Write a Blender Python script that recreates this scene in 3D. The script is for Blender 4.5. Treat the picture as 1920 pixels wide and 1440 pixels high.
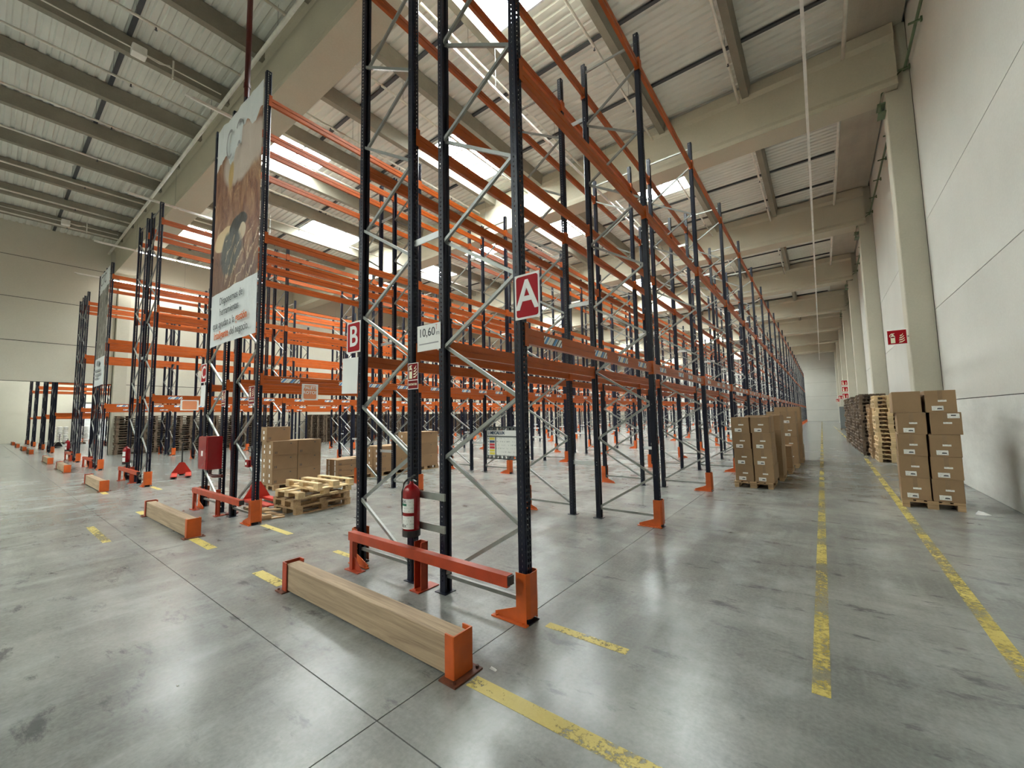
import bpy, math, random
from mathutils import Matrix, Vector

# ------------------------------------------------------------------ scene, camera, light
for o in list(bpy.data.objects):
    bpy.data.objects.remove(o)
scene = bpy.context.scene
COL = scene.collection
random.seed(7)
PI = math.pi

CAM_H = 1.8075
cam_data = bpy.data.cameras.new('camera')
cam_data.sensor_fit = 'HORIZONTAL'
cam_data.sensor_width = 36.0
cam_data.lens = 36.0 * 760.1 / 1920.0
cam_data.clip_start = 0.05
cam_data.clip_end = 500
cam = bpy.data.objects.new('camera', cam_data)
COL.objects.link(cam)


def cam_axes(pitch, yaw, roll):
    cx, sx = math.cos(pitch), math.sin(pitch)
    cz, sz = math.cos(yaw), math.sin(yaw)
    cr, sr = math.cos(roll), math.sin(roll)
    B = Matrix(((1, 0, 0), (0, 0, -1), (0, 1, 0)))
    Yw = Matrix(((cz, sz, 0), (-sz, cz, 0), (0, 0, 1)))
    P = Matrix(((1, 0, 0), (0, cx, sx), (0, -sx, cx)))
    Rr = Matrix(((cr, -sr, 0), (sr, cr, 0), (0, 0, 1)))
    return Rr @ B @ P @ Yw


RC = cam_axes(math.radians(4.655), math.radians(37.266), math.radians(-1.092))
m = Matrix.Identity(4)
for i in range(3):
    m[i][0] = RC[0][i]
    m[i][1] = -RC[1][i]
    m[i][2] = -RC[2][i]
m.translation = (0, 0, CAM_H)
cam.matrix_world = m
scene.camera = cam

world = bpy.data.worlds.new('world')
scene.world = world
world.use_nodes = True
world.node_tree.nodes['Background'].inputs[0].default_value = (0.75, 0.87, 1.0, 1)
world.node_tree.nodes['Background'].inputs[1].default_value = 1.0

SKYLIGHT = 30.0        # brightness of the daylight behind the skylight panes
scene.view_settings.view_transform = 'Standard'
scene.view_settings.look = 'None'
scene.view_settings.gamma = 1.0
scene.view_settings.use_curve_mapping = False
scene.view_settings.exposure = 1.12
try:
    scene.cycles.diffuse_bounces = 5
    scene.cycles.max_bounces = 10
    scene.cycles.sample_clamp_indirect = 6.0
except Exception:
    pass

# ------------------------------------------------------------------ main dimensions
Y0 = 3.062        # first frame line of the racks
BAY = 3.70        # frame pitch
NB = 23           # bays
RH = 8.57         # upright height
LEVELS = (2.58, 5.25, 7.98)
WALL_R = 2.60
WALL_L = -34.7
WALL_L2 = -69.0
Y_FRONT = -17.0
Y_BACK = 91.6
ROOF = 13.05
GIR0, GIRP = 5.03, 10.75
PUR0, PURP = -1.40, 2.80
GIRDERS = [GIR0 + GIRP * k for k in range(-1, 8)]


# ------------------------------------------------------------------ materials
def new_mat(name):
    mt = bpy.data.materials.new(name)
    mt.use_nodes = True
    nt = mt.node_tree
    bs = nt.nodes['Principled BSDF']
    return mt, nt, bs


def N(nt, typ, **kw):
    n = nt.nodes.new(typ)
    for k, v in kw.items():
        if k.startswith('i_'):
            n.inputs[k[2:]].default_value = v
        else:
            setattr(n, k, v)
    return n


def L(nt, a, b):
    nt.links.new(a, b)


def ramp(nt, fac, stops):
    r = N(nt, 'ShaderNodeValToRGB')
    while len(r.color_ramp.elements) < len(stops):
        r.color_ramp.elements.new(0.5)
    for e, (p, c) in zip(r.color_ramp.elements, stops):
        e.position = p
        e.color = (*c, 1) if len(c) == 3 else c
    L(nt, fac, r.inputs[0])
    return r.outputs[0]


def mix(nt, fac, a, b, mode='MIX'):
    n = N(nt, 'ShaderNodeMix', data_type='RGBA', blend_type=mode)
    for idx, v in ((0, fac), (6, a), (7, b)):
        if isinstance(v, (int, float)):
            n.inputs[idx].default_value = v
        elif isinstance(v, tuple):
            n.inputs[idx].default_value = (*v, 1) if len(v) == 3 else v
        else:
            L(nt, v, n.inputs[idx])
    return n.outputs[2]


def coords(nt, kind):
    if kind == 'world':
        return N(nt, 'ShaderNodeNewGeometry').outputs['Position']
    return N(nt, 'ShaderNodeTexCoord').outputs['Object']


def scaled(nt, co, s):
    mp = N(nt, 'ShaderNodeMapping')
    mp.inputs['Scale'].default_value = s
    L(nt, co, mp.inputs['Vector'])
    return mp.outputs[0]


def noise(nt, co, scale, detail=4, rough=0.55, dist=0.0):
    n = N(nt, 'ShaderNodeTexNoise')
    n.inputs['Scale'].default_value = scale
    n.inputs['Detail'].default_value = detail
    n.inputs['Roughness'].default_value = rough
    n.inputs['Distortion'].default_value = dist
    L(nt, co, n.inputs['Vector'])
    return n.outputs[0]


def math_n(nt, op, a, b=None, clamp=False):
    n = N(nt, 'ShaderNodeMath', operation=op, use_clamp=clamp)
    for i, v in enumerate((a, b)):
        if v is None:
            continue
        if isinstance(v, (int, float)):
            n.inputs[i].default_value = v
        else:
            L(nt, v, n.inputs[i])
    return n.outputs[0]


def bump(nt, bs, h, strength=0.2, dist=0.01):
    b = N(nt, 'ShaderNodeBump')
    b.inputs['Strength'].default_value = strength
    b.inputs['Distance'].default_value = dist
    L(nt, h, b.inputs['Height'])
    L(nt, b.outputs[0], bs.inputs['Normal'])


def paint(name, col, rough=0.4, metal=0.0, var=0.12, scale=3.0, space='object', rnd=0.0, spec=None, stretch=(1, 1, 1)):
    mt, nt, bs = new_mat(name)
    co = scaled(nt, coords(nt, space), stretch)
    f = noise(nt, co, scale, 5)
    c0 = tuple(max(0, c * (1 - var)) for c in col)
    c1 = tuple(min(1, c * (1 + var)) for c in col)
    out = ramp(nt, f, ((0.3, c0), (0.7, c1)))
    if rnd:
        oi = N(nt, 'ShaderNodeObjectInfo')
        mr = N(nt, 'ShaderNodeMapRange')
        mr.inputs['To Min'].default_value = 1 - rnd
        mr.inputs['To Max'].default_value = 1 + rnd
        L(nt, oi.outputs['Random'], mr.inputs['Value'])
        hs = N(nt, 'ShaderNodeHueSaturation')
        L(nt, out, hs.inputs['Color'])
        L(nt, mr.outputs[0], hs.inputs['Value'])
        out = hs.outputs[0]
    L(nt, out, bs.inputs['Base Color'])
    bs.inputs['Roughness'].default_value = rough
    bs.inputs['Metallic'].default_value = metal
    if spec is not None:
        bs.inputs['Specular IOR Level'].default_value = spec
    return mt


def concrete(name, col, var=0.1, scale=0.35, stretch=(1, 1, 1), rough=0.85, bmp=0.15, streak=None):
    mt, nt, bs = new_mat(name)
    co = coords(nt, 'world')
    a = noise(nt, scaled(nt, co, stretch), scale, 6, 0.6)
    b = noise(nt, co, 22, 3)
    c0 = tuple(c * (1 - var) for c in col)
    c1 = tuple(min(1, c * (1 + var)) for c in col)
    out = ramp(nt, a, ((0.3, c0), (0.7, c1)))
    out = mix(nt, 0.25, out, ramp(nt, b, ((0.35, tuple(c * 0.85 for c in col)), (0.7, c1))))
    if streak:
        s = noise(nt, scaled(nt, co, streak), 1.0, 5, 0.6)
        out = mix(nt, math_n(nt, 'MULTIPLY', ramp(nt, s, ((0.45, (0, 0, 0)), (0.75, (1, 1, 1)))), 0.35), out, tuple(c * 0.7 for c in col))
    L(nt, out, bs.inputs['Base Color'])
    bs.inputs['Roughness'].default_value = rough
    bump(nt, bs, b, bmp, 0.004)
    return mt


def emit(name, col, strength):
    mt, nt, bs = new_mat(name)
    bs.inputs['Base Color'].default_value = (*col, 1)
    bs.inputs['Emission Color'].default_value = (*col, 1)
    bs.inputs['Emission Strength'].default_value = strength
    bs.inputs['Roughness'].default_value = 0.3
    return mt


def floor_mat():
    mt, nt, bs = new_mat('polished_concrete')
    off = N(nt, 'ShaderNodeVectorMath', operation='ADD')
    L(nt, coords(nt, 'world'), off.inputs[0])
    off.inputs[1].default_value = (3.7, 1.9, 0.43)
    co = off.outputs[0]
    big = noise(nt, co, 0.30, 2, 0.5, 0.0)
    mid = noise(nt, scaled(nt, co, (0.7, 1.0, 1)), 1.1, 8, 0.62, 0.15)
    streak_x = noise(nt, scaled(nt, co, (0.40, 2.2, 1)), 0.9, 8, 0.64, 0.3)
    streak_y = noise(nt, scaled(nt, co, (6.0, 0.25, 1)), 1.0, 7, 0.65, 0.1)
    fine = noise(nt, co, 35, 3, 0.6)
    c = ramp(nt, mid, ((0.37, (0.092, 0.102, 0.095)), (0.5, (0.175, 0.182, 0.166)), (0.63, (0.27, 0.272, 0.25))))
    c = mix(nt, 0.35, c, ramp(nt, big, ((0.35, (0.13, 0.142, 0.130)), (0.65, (0.27, 0.267, 0.24)))))
    c = mix(nt, math_n(nt, 'MULTIPLY', ramp(nt, streak_x, ((0.44, (0, 0, 0)), (0.66, (1, 1, 1)))), 0.55), c, (0.115, 0.12, 0.11))
    c = mix(nt, math_n(nt, 'MULTIPLY', ramp(nt, streak_y, ((0.48, (0, 0, 0)), (0.85, (1, 1, 1)))), 0.30), c, (0.36, 0.36, 0.33))
    c = mix(nt, 0.12, c, ramp(nt, fine, ((0.3, (0.12, 0.12, 0.11)), (0.7, (0.5, 0.5, 0.46)))))
    # dark rubber scuffs
    sc = noise(nt, scaled(nt, co, (1.0, 2.4, 1)), 1.9, 8, 0.72, 0.0)
    c = mix(nt, math_n(nt, 'MULTIPLY', ramp(nt, sc, ((0.575, (0, 0, 0)), (0.66, (1, 1, 1)))), 0.7), c, (0.06, 0.064, 0.065))
    # pale dusty film
    du = noise(nt, scaled(nt, co, (1.3, 0.8, 1)), 1.6, 8, 0.66, 0.2)
    c = mix(nt, math_n(nt, 'MULTIPLY', ramp(nt, du, ((0.50, (0, 0, 0)), (0.66, (1, 1, 1)))), 0.40), c, (0.34, 0.355, 0.34))
    L(nt, c, bs.inputs['Base Color'])
    bs.inputs['Roughness'].default_value = 0.25
    bs.inputs['Specular IOR Level'].default_value = 0.5
    bump(nt, bs, fine, 0.05, 0.002)
    return mt


def yellow_mat(name='worn_yellow_paint', lo=0.76, hi=0.93):
    mt, nt, bs = new_mat(name)
    co = coords(nt, 'world')
    n1 = noise(nt, scaled(nt, co, (1, 1, 1)), 1.3, 5, 0.7)
    n2 = noise(nt, co, 26, 5, 0.7)
    s = math_n(nt, 'ADD', n1, math_n(nt, 'MULTIPLY', n2, 0.75))
    a = ramp(nt, s, ((lo, (.95, .95, .95)), (hi, (0.06, 0.06, 0.06))))
    bs.inputs['Roughness'].default_value = 0.5
    L(nt, mix(nt, n2, (0.40, 0.31, 0.07), (0.56, 0.46, 0.13)), bs.inputs['Base Color'])
    L(nt, a, bs.inputs['Alpha'])
    return mt


def wood_mat(name, ca, cb, rnd=0.15, axis=(1.2, 14, 14)):
    mt, nt, bs = new_mat(name)
    co = coords(nt, 'object')
    oi = N(nt, 'ShaderNodeObjectInfo')
    va = N(nt, 'ShaderNodeVectorMath', operation='ADD')
    L(nt, co, va.inputs[0])
    cmb = N(nt, 'ShaderNodeCombineXYZ')
    L(nt, math_n(nt, 'MULTIPLY', oi.outputs['Random'], 37.0), cmb.inputs[0])
    L(nt, math_n(nt, 'MULTIPLY', oi.outputs['Random'], 11.0), cmb.inputs[2])
    L(nt, cmb.outputs[0], va.inputs[1])
    g = noise(nt, scaled(nt, va.outputs[0], axis), 1.5, 6, 0.65, 0.8)
    c = ramp(nt, g, ((0.3, ca), (0.68, cb)))
    hs = N(nt, 'ShaderNodeHueSaturation')
    mr = N(nt, 'ShaderNodeMapRange')
    mr.inputs['To Min'].default_value = 1 - rnd
    mr.inputs['To Max'].default_value = 1 + rnd
    L(nt, oi.outputs['Random'], mr.inputs['Value'])
    L(nt, c, hs.inputs['Color'])
    L(nt, mr.outputs[0], hs.inputs['Value'])
    L(nt, hs.outputs[0], bs.inputs['Base Color'])
    bs.inputs['Roughness'].default_value = 0.75
    bump(nt, bs, g, 0.25, 0.004)
    return mt


def barcode_mat():
    mt, nt, bs = new_mat('shelf_barcode_print')
    tc = N(nt, 'ShaderNodeTexCoord').outputs['Object']
    sp = N(nt, 'ShaderNodeSeparateXYZ')
    L(nt, tc, sp.inputs[0])
    y, z = sp.outputs['Y'], sp.outputs['Z']
    sl = math_n(nt, 'ADD', y, math_n(nt, 'MULTIPLY', z, -0.9))
    w = math_n(nt, 'SINE', math_n(nt, 'MULTIPLY', sl, 95.0))
    w2 = math_n(nt, 'SINE', math_n(nt, 'MULTIPLY', sl, 38.0))
    c = mix(nt, math_n(nt, 'GREATER_THAN', w, 0.25), (0.86, 0.84, 0.78), (0.10, 0.12, 0.14))
    c = mix(nt, math_n(nt, 'GREATER_THAN', w2, 0.72), c, (0.10, 0.30, 0.62))
    c = mix(nt, math_n(nt, 'GREATER_THAN', math_n(nt, 'MULTIPLY', w2, -1.0), 0.8), c, (0.85, 0.85, 0.8))
    L(nt, c, bs.inputs['Base Color'])
    bs.inputs['Roughness'].default_value = 0.4
    return mt


def print_mat(name, base, ink, freq=140.0, amount=0.35):
    """small printed rows that read as illegible type"""
    mt, nt, bs = new_mat(name)
    tc = N(nt, 'ShaderNodeTexCoord').outputs['Object']
    sp = N(nt, 'ShaderNodeSeparateXYZ')
    L(nt, tc, sp.inputs[0])
    rows = math_n(nt, 'SINE', math_n(nt, 'MULTIPLY', sp.outputs['Z'], freq))
    wv = noise(nt, scaled(nt, tc, (90, 90, freq / 6)), 1.0, 2, 0.8)
    k = math_n(nt, 'MULTIPLY', math_n(nt, 'GREATER_THAN', rows, 0.35), math_n(nt, 'GREATER_THAN', wv, 0.55))
    L(nt, mix(nt, math_n(nt, 'MULTIPLY', k, amount), base, ink), bs.inputs['Base Color'])
    bs.inputs['Roughness'].default_value = 0.5
    return mt


def banner_mat(name, x0, x1, z0, zpic0, zpic1, z1, grey=False):
    mt, nt, bs = new_mat(name)
    co = coords(nt, 'world')
    sp = N(nt, 'ShaderNodeSeparateXYZ')
    L(nt, co, sp.inputs[0])
    X, Z = sp.outputs['X'], sp.outputs['Z']
    u = math_n(nt, 'DIVIDE', math_n(nt, 'SUBTRACT', X, x0), x1 - x0)
    v = math_n(nt, 'DIVIDE', math_n(nt, 'SUBTRACT', Z, zpic0), zpic1 - zpic0)
    nz = noise(nt, scaled(nt, co, (1.4, 1, 0.75)), 1.3, 6, 0.65, 2.4)
    nz2 = noise(nt, scaled(nt, co, (2.2, 1, 0.6)), 2.4, 5, 0.6, 3.0)
    nz3 = noise(nt, scaled(nt, co, (1.6, 1, 0.5)), 1.1, 2, 0.4, 0.3)
    if grey:
        pic = ramp(nt, nz, ((0.3, (0.03, 0.03, 0.03)), (0.5, (0.16, 0.15, 0.13)), (0.7, (0.50, 0.48, 0.43))))
    else:
        pic = ramp(nt, nz, ((0.28, (0.065, 0.022, 0.015)), (0.44, (0.22, 0.085, 0.045)), (0.58, (0.36, 0.19, 0.10)), (0.75, (0.62, 0.42, 0.25))))
        pic = mix(nt, math_n(nt, 'MULTIPLY', ramp(nt, nz2, ((0.5, (0, 0, 0)), (0.7, (1, 1, 1)))), 0.5), pic, (0.10, 0.035, 0.025))

        def blob(cu, cv, ru, rv, col, prev, soft=0.18, wob=0.25):
            du = math_n(nt, 'DIVIDE', math_n(nt, 'SUBTRACT', u, cu), ru)
            dv = math_n(nt, 'DIVIDE', math_n(nt, 'SUBTRACT', v, cv), rv)
            d = math_n(nt, 'ADD', math_n(nt, 'MULTIPLY', du, du), math_n(nt, 'MULTIPLY', dv, dv))
            d = math_n(nt, 'ADD', d, math_n(nt, 'MULTIPLY', math_n(nt, 'SUBTRACT', nz3, 0.5), wob * 6))
            msk = ramp(nt, d, ((1 - soft, (1, 1, 1)), (1 + soft, (0, 0, 0))))
            return mix(nt, msk, prev, col)
        # leather glove, tool and cream cords of the printed picture
        pic = blob(0.62, 0.90, 0.42, 0.20, (0.55, 0.46, 0.40), pic, 0.3)
        pic = blob(0.38, 0.84, 0.07, 0.12, (0.50, 0.33, 0.12), pic, 0.5)
        dk = ramp(nt, v, ((0.05, (0.75, 0.75, 0.75)), (0.32, (0, 0, 0))))
        pic = mix(nt, dk, pic, mix(nt, nz, (0.03, 0.012, 0.010), (0.17, 0.085, 0.06)))
        pic = blob(0.25, 0.38, 0.24, 0.09, (0.66, 0.50, 0.30), pic, 0.15, 0.1)
        pic = blob(0.58, 0.42, 0.20, 0.07, (0.025, 0.022, 0.02), pic, 0.15, 0.15)
        pic = blob(0.66, 0.35, 0.09, 0.06, (0.62, 0.50, 0.36), pic, 0.2, 0.1)
        pic = blob(0.42, 0.25, 0.28, 0.16, mix(nt, nz, (0.02, 0.021, 0.022), (0.13, 0.13, 0.12)), pic, 0.4, 0.3)
        wv = math_n(nt, 'SINE', math_n(nt, 'ADD', math_n(nt, 'MULTIPLY', math_n(nt, 'SUBTRACT', math_n(nt, 'MULTIPLY', u, 1.0), math_n(nt, 'MULTIPLY', v, 1.3)), 34.0), math_n(nt, 'MULTIPLY', nz, 14.0)))
        cord = math_n(nt, 'MULTIPLY', math_n(nt, 'GREATER_THAN', wv, 0.9), math_n(nt, 'MULTIPLY', math_n(nt, 'LESS_THAN', v, 0.36), math_n(nt, 'GREATER_THAN', u, 0.30)))
        pic = mix(nt, math_n(nt, 'MULTIPLY', cord, 0.75), pic, (0.62, 0.47, 0.30))
    white = mix(nt, nz, (0.62, 0.66, 0.67), (0.76, 0.78, 0.78))
    # the picture ends in a ragged slope at the top, a straight line at the bottom
    edge = math_n(nt, 'ADD', v, math_n(nt, 'ADD', math_n(nt, 'MULTIPLY', u, -0.05 if grey else -0.12), math_n(nt, 'MULTIPLY', math_n(nt, 'SUBTRACT', nz3, 0.5), 0.0 if grey else 0.55)))
    top = math_n(nt, 'GREATER_THAN', edge, 1.0 if grey else 0.94)
    bot = math_n(nt, 'LESS_THAN', v, 0.0)
    c = mix(nt, math_n(nt, 'MAXIMUM', top, bot), pic, white)
    L(nt, c, bs.inputs['Base Color'])
    bs.inputs['Roughness'].default_value = 0.38
    bump(nt, bs, nz2, 0.5, 0.03)
    return mt


M = {}
M['floor'] = floor_mat()
M['joint'] = paint('floor_joint', (0.05, 0.05, 0.045), 0.9, space='world')
M['wall'] = concrete('wall_panel_concrete', (0.52, 0.515, 0.465), 0.07, 0.5, bmp=0.1)
M['wall_low'] = concrete('wall_panel_scuffed', (0.56, 0.56, 0.515), 0.12, 0.9, bmp=0.15, streak=(0.6, 1.6, 6.0))
M['wall_back'] = concrete('wall_backing', (0.035, 0.033, 0.028), 0.1)
M['wall_left'] = concrete('wall_panel_cream', (0.56, 0.535, 0.44), 0.06, 0.4, bmp=0.1)
M['girder'] = concrete('girder_concrete', (0.47, 0.435, 0.335), 0.07, 0.5, bmp=0.1)
M['column'] = concrete('column_concrete', (0.48, 0.455, 0.365), 0.07, 0.7, bmp=0.1)
M['purlin'] = concrete('purlin_concrete', (0.25, 0.23, 0.18), 0.16, 1.3, bmp=0.2)
M['plank'] = concrete('roof_plank_concrete', (0.40, 0.37, 0.30), 0.16, 0.8, streak=(3.0, 0.3, 1.0))
M['roof'] = paint('roof_sheet_white', (0.66, 0.665, 0.605), 0.45, 0.0, 0.06, 1.2, 'world')
M['darkgrey'] = paint('dark_roof_grey', (0.05, 0.055, 0.06), 0.5)
M['skylight'] = emit('skylight_pane', (0.92, 0.98, 0.97), SKYLIGHT)
M['skyframe'] = paint('skylight_frame', (0.55, 0.6, 0.63), 0.4, 0.3)
M['pipe'] = paint('white_pipe', (0.72, 0.70, 0.62), 0.4)
M['redpipe'] = paint('red_pipe', (0.085, 0.010, 0.008), 0.35)
M['greenpipe'] = paint('green_conduit', (0.10, 0.15, 0.08), 0.5)
M['led_body'] = paint('led_trunk', (0.78, 0.77, 0.72), 0.4)
M['led_on'] = emit('led_tube_lit', (1.0, 0.98, 0.94), 45.0)
M['navy'] = paint('navy_upright_paint', (0.0045, 0.0065, 0.017), 0.35, 0.0, 0.25, 5, spec=0.3)
M['orange'] = paint('orange_beam_paint', (0.40, 0.080, 0.009), 0.38, 0.0, 0.12, 2.5, spec=0.35)
M['orange2'] = paint('orange_guard_paint', (0.50, 0.088, 0.010), 0.42, 0.0, 0.18, 6)
M['redorange'] = paint('red_orange_rail_paint', (0.36, 0.045, 0.014), 0.42, 0.0, 0.2, 6)
M['galv'] = paint('galvanised_steel', (0.25, 0.26, 0.24), 0.36, 0.45, 0.15, 5)
M['spacer'] = paint('pale_galvanised_plate', (0.62, 0.64, 0.63), 0.4, 0.3, 0.08, 5)
M['rust'] = paint('rusty_orange_plate', (0.13, 0.04, 0.018), 0.6, 0.0, 0.5, 14)
M['yellow'] = yellow_mat()
M['yellow_dash'] = yellow_mat('yellow_dash_paint', 0.90, 1.08)
M['timber'] = wood_mat('bumper_timber', (0.21, 0.145, 0.09), (0.43, 0.315, 0.20), 0.10, (0.7, 16, 16))
M['wood_new'] = wood_mat('fresh_pallet_wood', (0.50, 0.35, 0.17), (0.74, 0.57, 0.33), 0.22)
M['wood_mid'] = wood_mat('used_pallet_wood', (0.25, 0.155, 0.075), (0.44, 0.30, 0.16), 0.22)
M['wood_old'] = wood_mat('weathered_pallet_wood', (0.075, 0.052, 0.034), (0.19, 0.135, 0.085), 0.3)
M['card'] = paint('corrugated_cardboard', (0.285, 0.182, 0.095), 0.8, 0.0, 0.07, 4, rnd=0.09)
M['tape'] = paint('brown_packing_tape', (0.235, 0.15, 0.08), 0.35, 0.0, 0.1, 9)
M['paper'] = paint('white_paper', (0.80, 0.80, 0.77), 0.6, 0.0, 0.03)
M['label'] = print_mat('printed_label', (0.78, 0.78, 0.74), (0.10, 0.10, 0.10), 190, 0.45)
M['black'] = paint('black_plastic', (0.015, 0.015, 0.016), 0.4)
M['ink'] = paint('dark_grey_print', (0.06, 0.065, 0.07), 0.5)
M['blueink'] = paint('navy_print', (0.02, 0.06, 0.13), 0.5)
M['orangeink'] = paint('orange_print', (0.62, 0.13, 0.02), 0.5)
M['greyink'] = paint('mid_grey_print', (0.30, 0.30, 0.31), 0.5)
M['signred'] = paint('sign_red', (0.33, 0.004, 0.010), 0.5, 0.0, 0.04, spec=0.15)
M['maroon'] = paint('sign_dark_red', (0.17, 0.004, 0.006), 0.5, 0.0, 0.04, spec=0.15)
M['signcream'] = paint('photoluminescent_cream', (0.80, 0.78, 0.58), 0.4, 0.0, 0.03)
M['extred'] = paint('extinguisher_red', (0.27, 0.005, 0.008), 0.22, 0.0, 0.05)
M['jackred'] = paint('pallet_jack_red', (0.46, 0.03, 0.016), 0.38, 0.0, 0.08)
M['green'] = paint('green_print', (0.02, 0.16, 0.09), 0.5)
M['barcode'] = barcode_mat()
M['greyplate'] = paint('grey_plastic_board', (0.13, 0.145, 0.14), 0.5, 0.0, 0.05)
M['labyellow'] = paint('yellow_print', (0.72, 0.60, 0.06), 0.5, 0.0, 0.05)
M['labred'] = paint('red_print', (0.55, 0.02, 0.03), 0.5, 0.0, 0.05)
M['orangesign'] = paint('pale_orange_print', (0.70, 0.26, 0.12), 0.6, 0.0, 0.08)
M['sack'] = paint('white_woven_sack', (0.72, 0.71, 0.68), 0.7, 0.0, 0.08, 6, rnd=0.1)
M['wrap'] = paint('white_stretch_wrap', (0.75, 0.75, 0.72), 0.25, 0.0, 0.1, 6)
M['doorwhite'] = paint('white_door_panel', (0.72, 0.74, 0.74), 0.45, 0.0, 0.04)
M['ban1'] = banner_mat('printed_banner', -10.6, -8.12, 3.44, 4.58, 7.55, 8.41)
M['ban2'] = banner_mat('printed_banner_grey', -25.4, -23.25, 3.44, 4.65, 7.55, 8.46, True)


# ------------------------------------------------------------------ mesh helpers
class MB:
    def __init__(self):
        self.v = []
        self.f = []
        self.m = []

    def quad(self, a, b, c, d, mi=0):
        n = len(self.v)
        self.v += [a, b, c, d]
        self.f.append((n, n + 1, n + 2, n + 3))
        self.m.append(mi)

    def box(self, x0, x1, y0, y1, z0, z1, mi=0):
        n = len(self.v)
        self.v += [(x0, y0, z0), (x1, y0, z0), (x1, y1, z0), (x0, y1, z0),
                   (x0, y0, z1), (x1, y0, z1), (x1, y1, z1), (x0, y1, z1)]
        for q in ((0, 3, 2, 1), (4, 5, 6, 7), (0, 1, 5, 4), (1, 2, 6, 5), (2, 3, 7, 6), (3, 0, 4, 7)):
            self.f.append(tuple(n + i for i in q))
            self.m.append(mi)
        return self

    def bevbox(self, x0, x1, y0, y1, z0, z1, b, mi=0):
        """box with chamfered vertical and top edges"""
        def ring(z, i):
            return [(x0 + i + b, y0 + i, z), (x1 - i - b, y0 + i, z), (x1 - i, y0 + i + b, z), (x1 - i, y1 - i - b, z),
                    (x1 - i - b, y1 - i, z), (x0 + i + b, y1 - i, z), (x0 + i, y1 - i - b, z), (x0 + i, y0 + i + b, z)]
        self.loft([ring(z0, b * .6), ring(z0 + b * .6, 0), ring(z1 - b * .6, 0), ring(z1, b * .6)], mi=mi)
        return self

    def loft(self, rings, closed=True, caps=True, mi=0):
        n0 = len(self.v)
        k = len(rings[0])
        for r in rings:
            self.v += list(r)
        for j in range(len(rings) - 1):
            for i in range(k if closed else k - 1):
                a = n0 + j * k + i
                b = n0 + j * k + (i + 1) % k
                self.f.append((a, b, b + k, a + k))
                self.m.append(mi)
        if caps:
            self.f.append(tuple(n0 + i for i in reversed(range(k))))
            self.m.append(mi)
            self.f.append(tuple(n0 + (len(rings) - 1) * k + i for i in range(k)))
            self.m.append(mi)
        return self

    def bar(self, p, q, w, h, up=(0, 0, 1), mi=0):
        """rectangular bar from p to q; w across, h along up"""
        p, q = Vector(p), Vector(q)
        d = (q - p).normalized()
        u = Vector(up)
        s = d.cross(u)
        if s.length < 1e-4:
            s = d.cross(Vector((1, 0, 0)))
        s.normalize()
        u = s.cross(d).normalized()
        r = []
        for e in (p, q):
            r.append([tuple(e + s * a * w / 2 + u * b * h / 2) for a, b in ((-1, -1), (1, -1), (1, 1), (-1, 1))])
        self.loft(r, mi=mi)
        return self

    def tube(self, pts, r, n=8, mi=0):
        pts = [Vector(p) for p in pts]
        rings = []
        for i, p in enumerate(pts):
            d = (pts[min(i + 1, len(pts) - 1)] - pts[max(i - 1, 0)]).normalized()
            a = Vector((0, 0, 1)) if abs(d.z) < 0.9 else Vector((1, 0, 0))
            s = d.cross(a).normalized()
            t = s.cross(d).normalized()
            rr = r[i] if isinstance(r, (list, tuple)) else r
            rings.append([tuple(p + (s * math.cos(2 * PI * k / n) + t * math.sin(2 * PI * k / n)) * rr) for k in range(n)])
        self.loft(rings, mi=mi)
        return self

    def prism(self, poly, lo, hi, axis='y', mi=0):
        def P(a, b, t):
            return {'x': (t, a, b), 'y': (a, t, b), 'z': (a, b, t)}[axis]
        self.loft([[P(a, b, lo) for a, b in poly], [P(a, b, hi) for a, b in poly]], mi=mi)
        return self

    def lathe(self, prof, cx=0, cy=0, n=20, mi=0):
        rings = [[(cx + r * math.cos(2 * PI * k / n), cy + r * math.sin(2 * PI * k / n), z) for k in range(n)] for r, z in prof]
        self.loft(rings, mi=mi)
        return self

    def mesh(self, name, mats, smooth=False):
        me = bpy.data.meshes.new(name)
        me.from_pydata(self.v, [], self.f)
        if not isinstance(mats, (list, tuple)):
            mats = [mats]
        for mm in mats:
            me.materials.append(M[mm])
        if len(mats) > 1:
            me.polygons.foreach_set('material_index', self.m)
        if smooth:
            me.polygons.foreach_set('use_smooth', [True] * len(me.polygons))
        me.update()
        import bmesh
        bm = bmesh.new()
        bm.from_mesh(me)
        bmesh.ops.recalc_face_normals(bm, faces=bm.faces)
        bm.to_mesh(me)
        bm.free()
        return me


def tag(o, label=None, cat=None, group=None, kind=None):
    if label:
        o['label'] = label
    if cat:
        o['category'] = cat
    if group:
        o['group'] = group
    if kind:
        o['kind'] = kind
    return o


def obj(name, me, parent=None, loc=(0, 0, 0), rz=0.0, rx=0.0, ry=0.0, **kw):
    o = bpy.data.objects.new(name, me)
    COL.objects.link(o)
    o.location = loc
    if rz or rx or ry:
        o.rotation_euler = (rx, ry, rz)
    if parent:
        o.parent = parent
    return tag(o, **kw)


def empty(name, loc=(0, 0, 0), rz=0.0, **kw):
    o = obj(name, None, None, loc, rz, **kw)
    o.empty_display_size = 0.2
    return o


def struct(name, me, parent=None, loc=(0, 0, 0), **kw):
    return obj(name, me, parent, loc, kind='structure' if parent is None else None, **kw)


CACHE = {}


def cached(key, fn):
    if key not in CACHE:
        CACHE[key] = fn()
    return CACHE[key]


def ordinal(n):
    w = ['zeroth', 'first', 'second', 'third', 'fourth', 'fifth', 'sixth', 'seventh', 'eighth', 'ninth', 'tenth', 'eleventh', 'twelfth',
         'thirteenth', 'fourteenth', 'fifteenth', 'sixteenth', 'seventeenth', 'eighteenth']
    return w[n]


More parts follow.
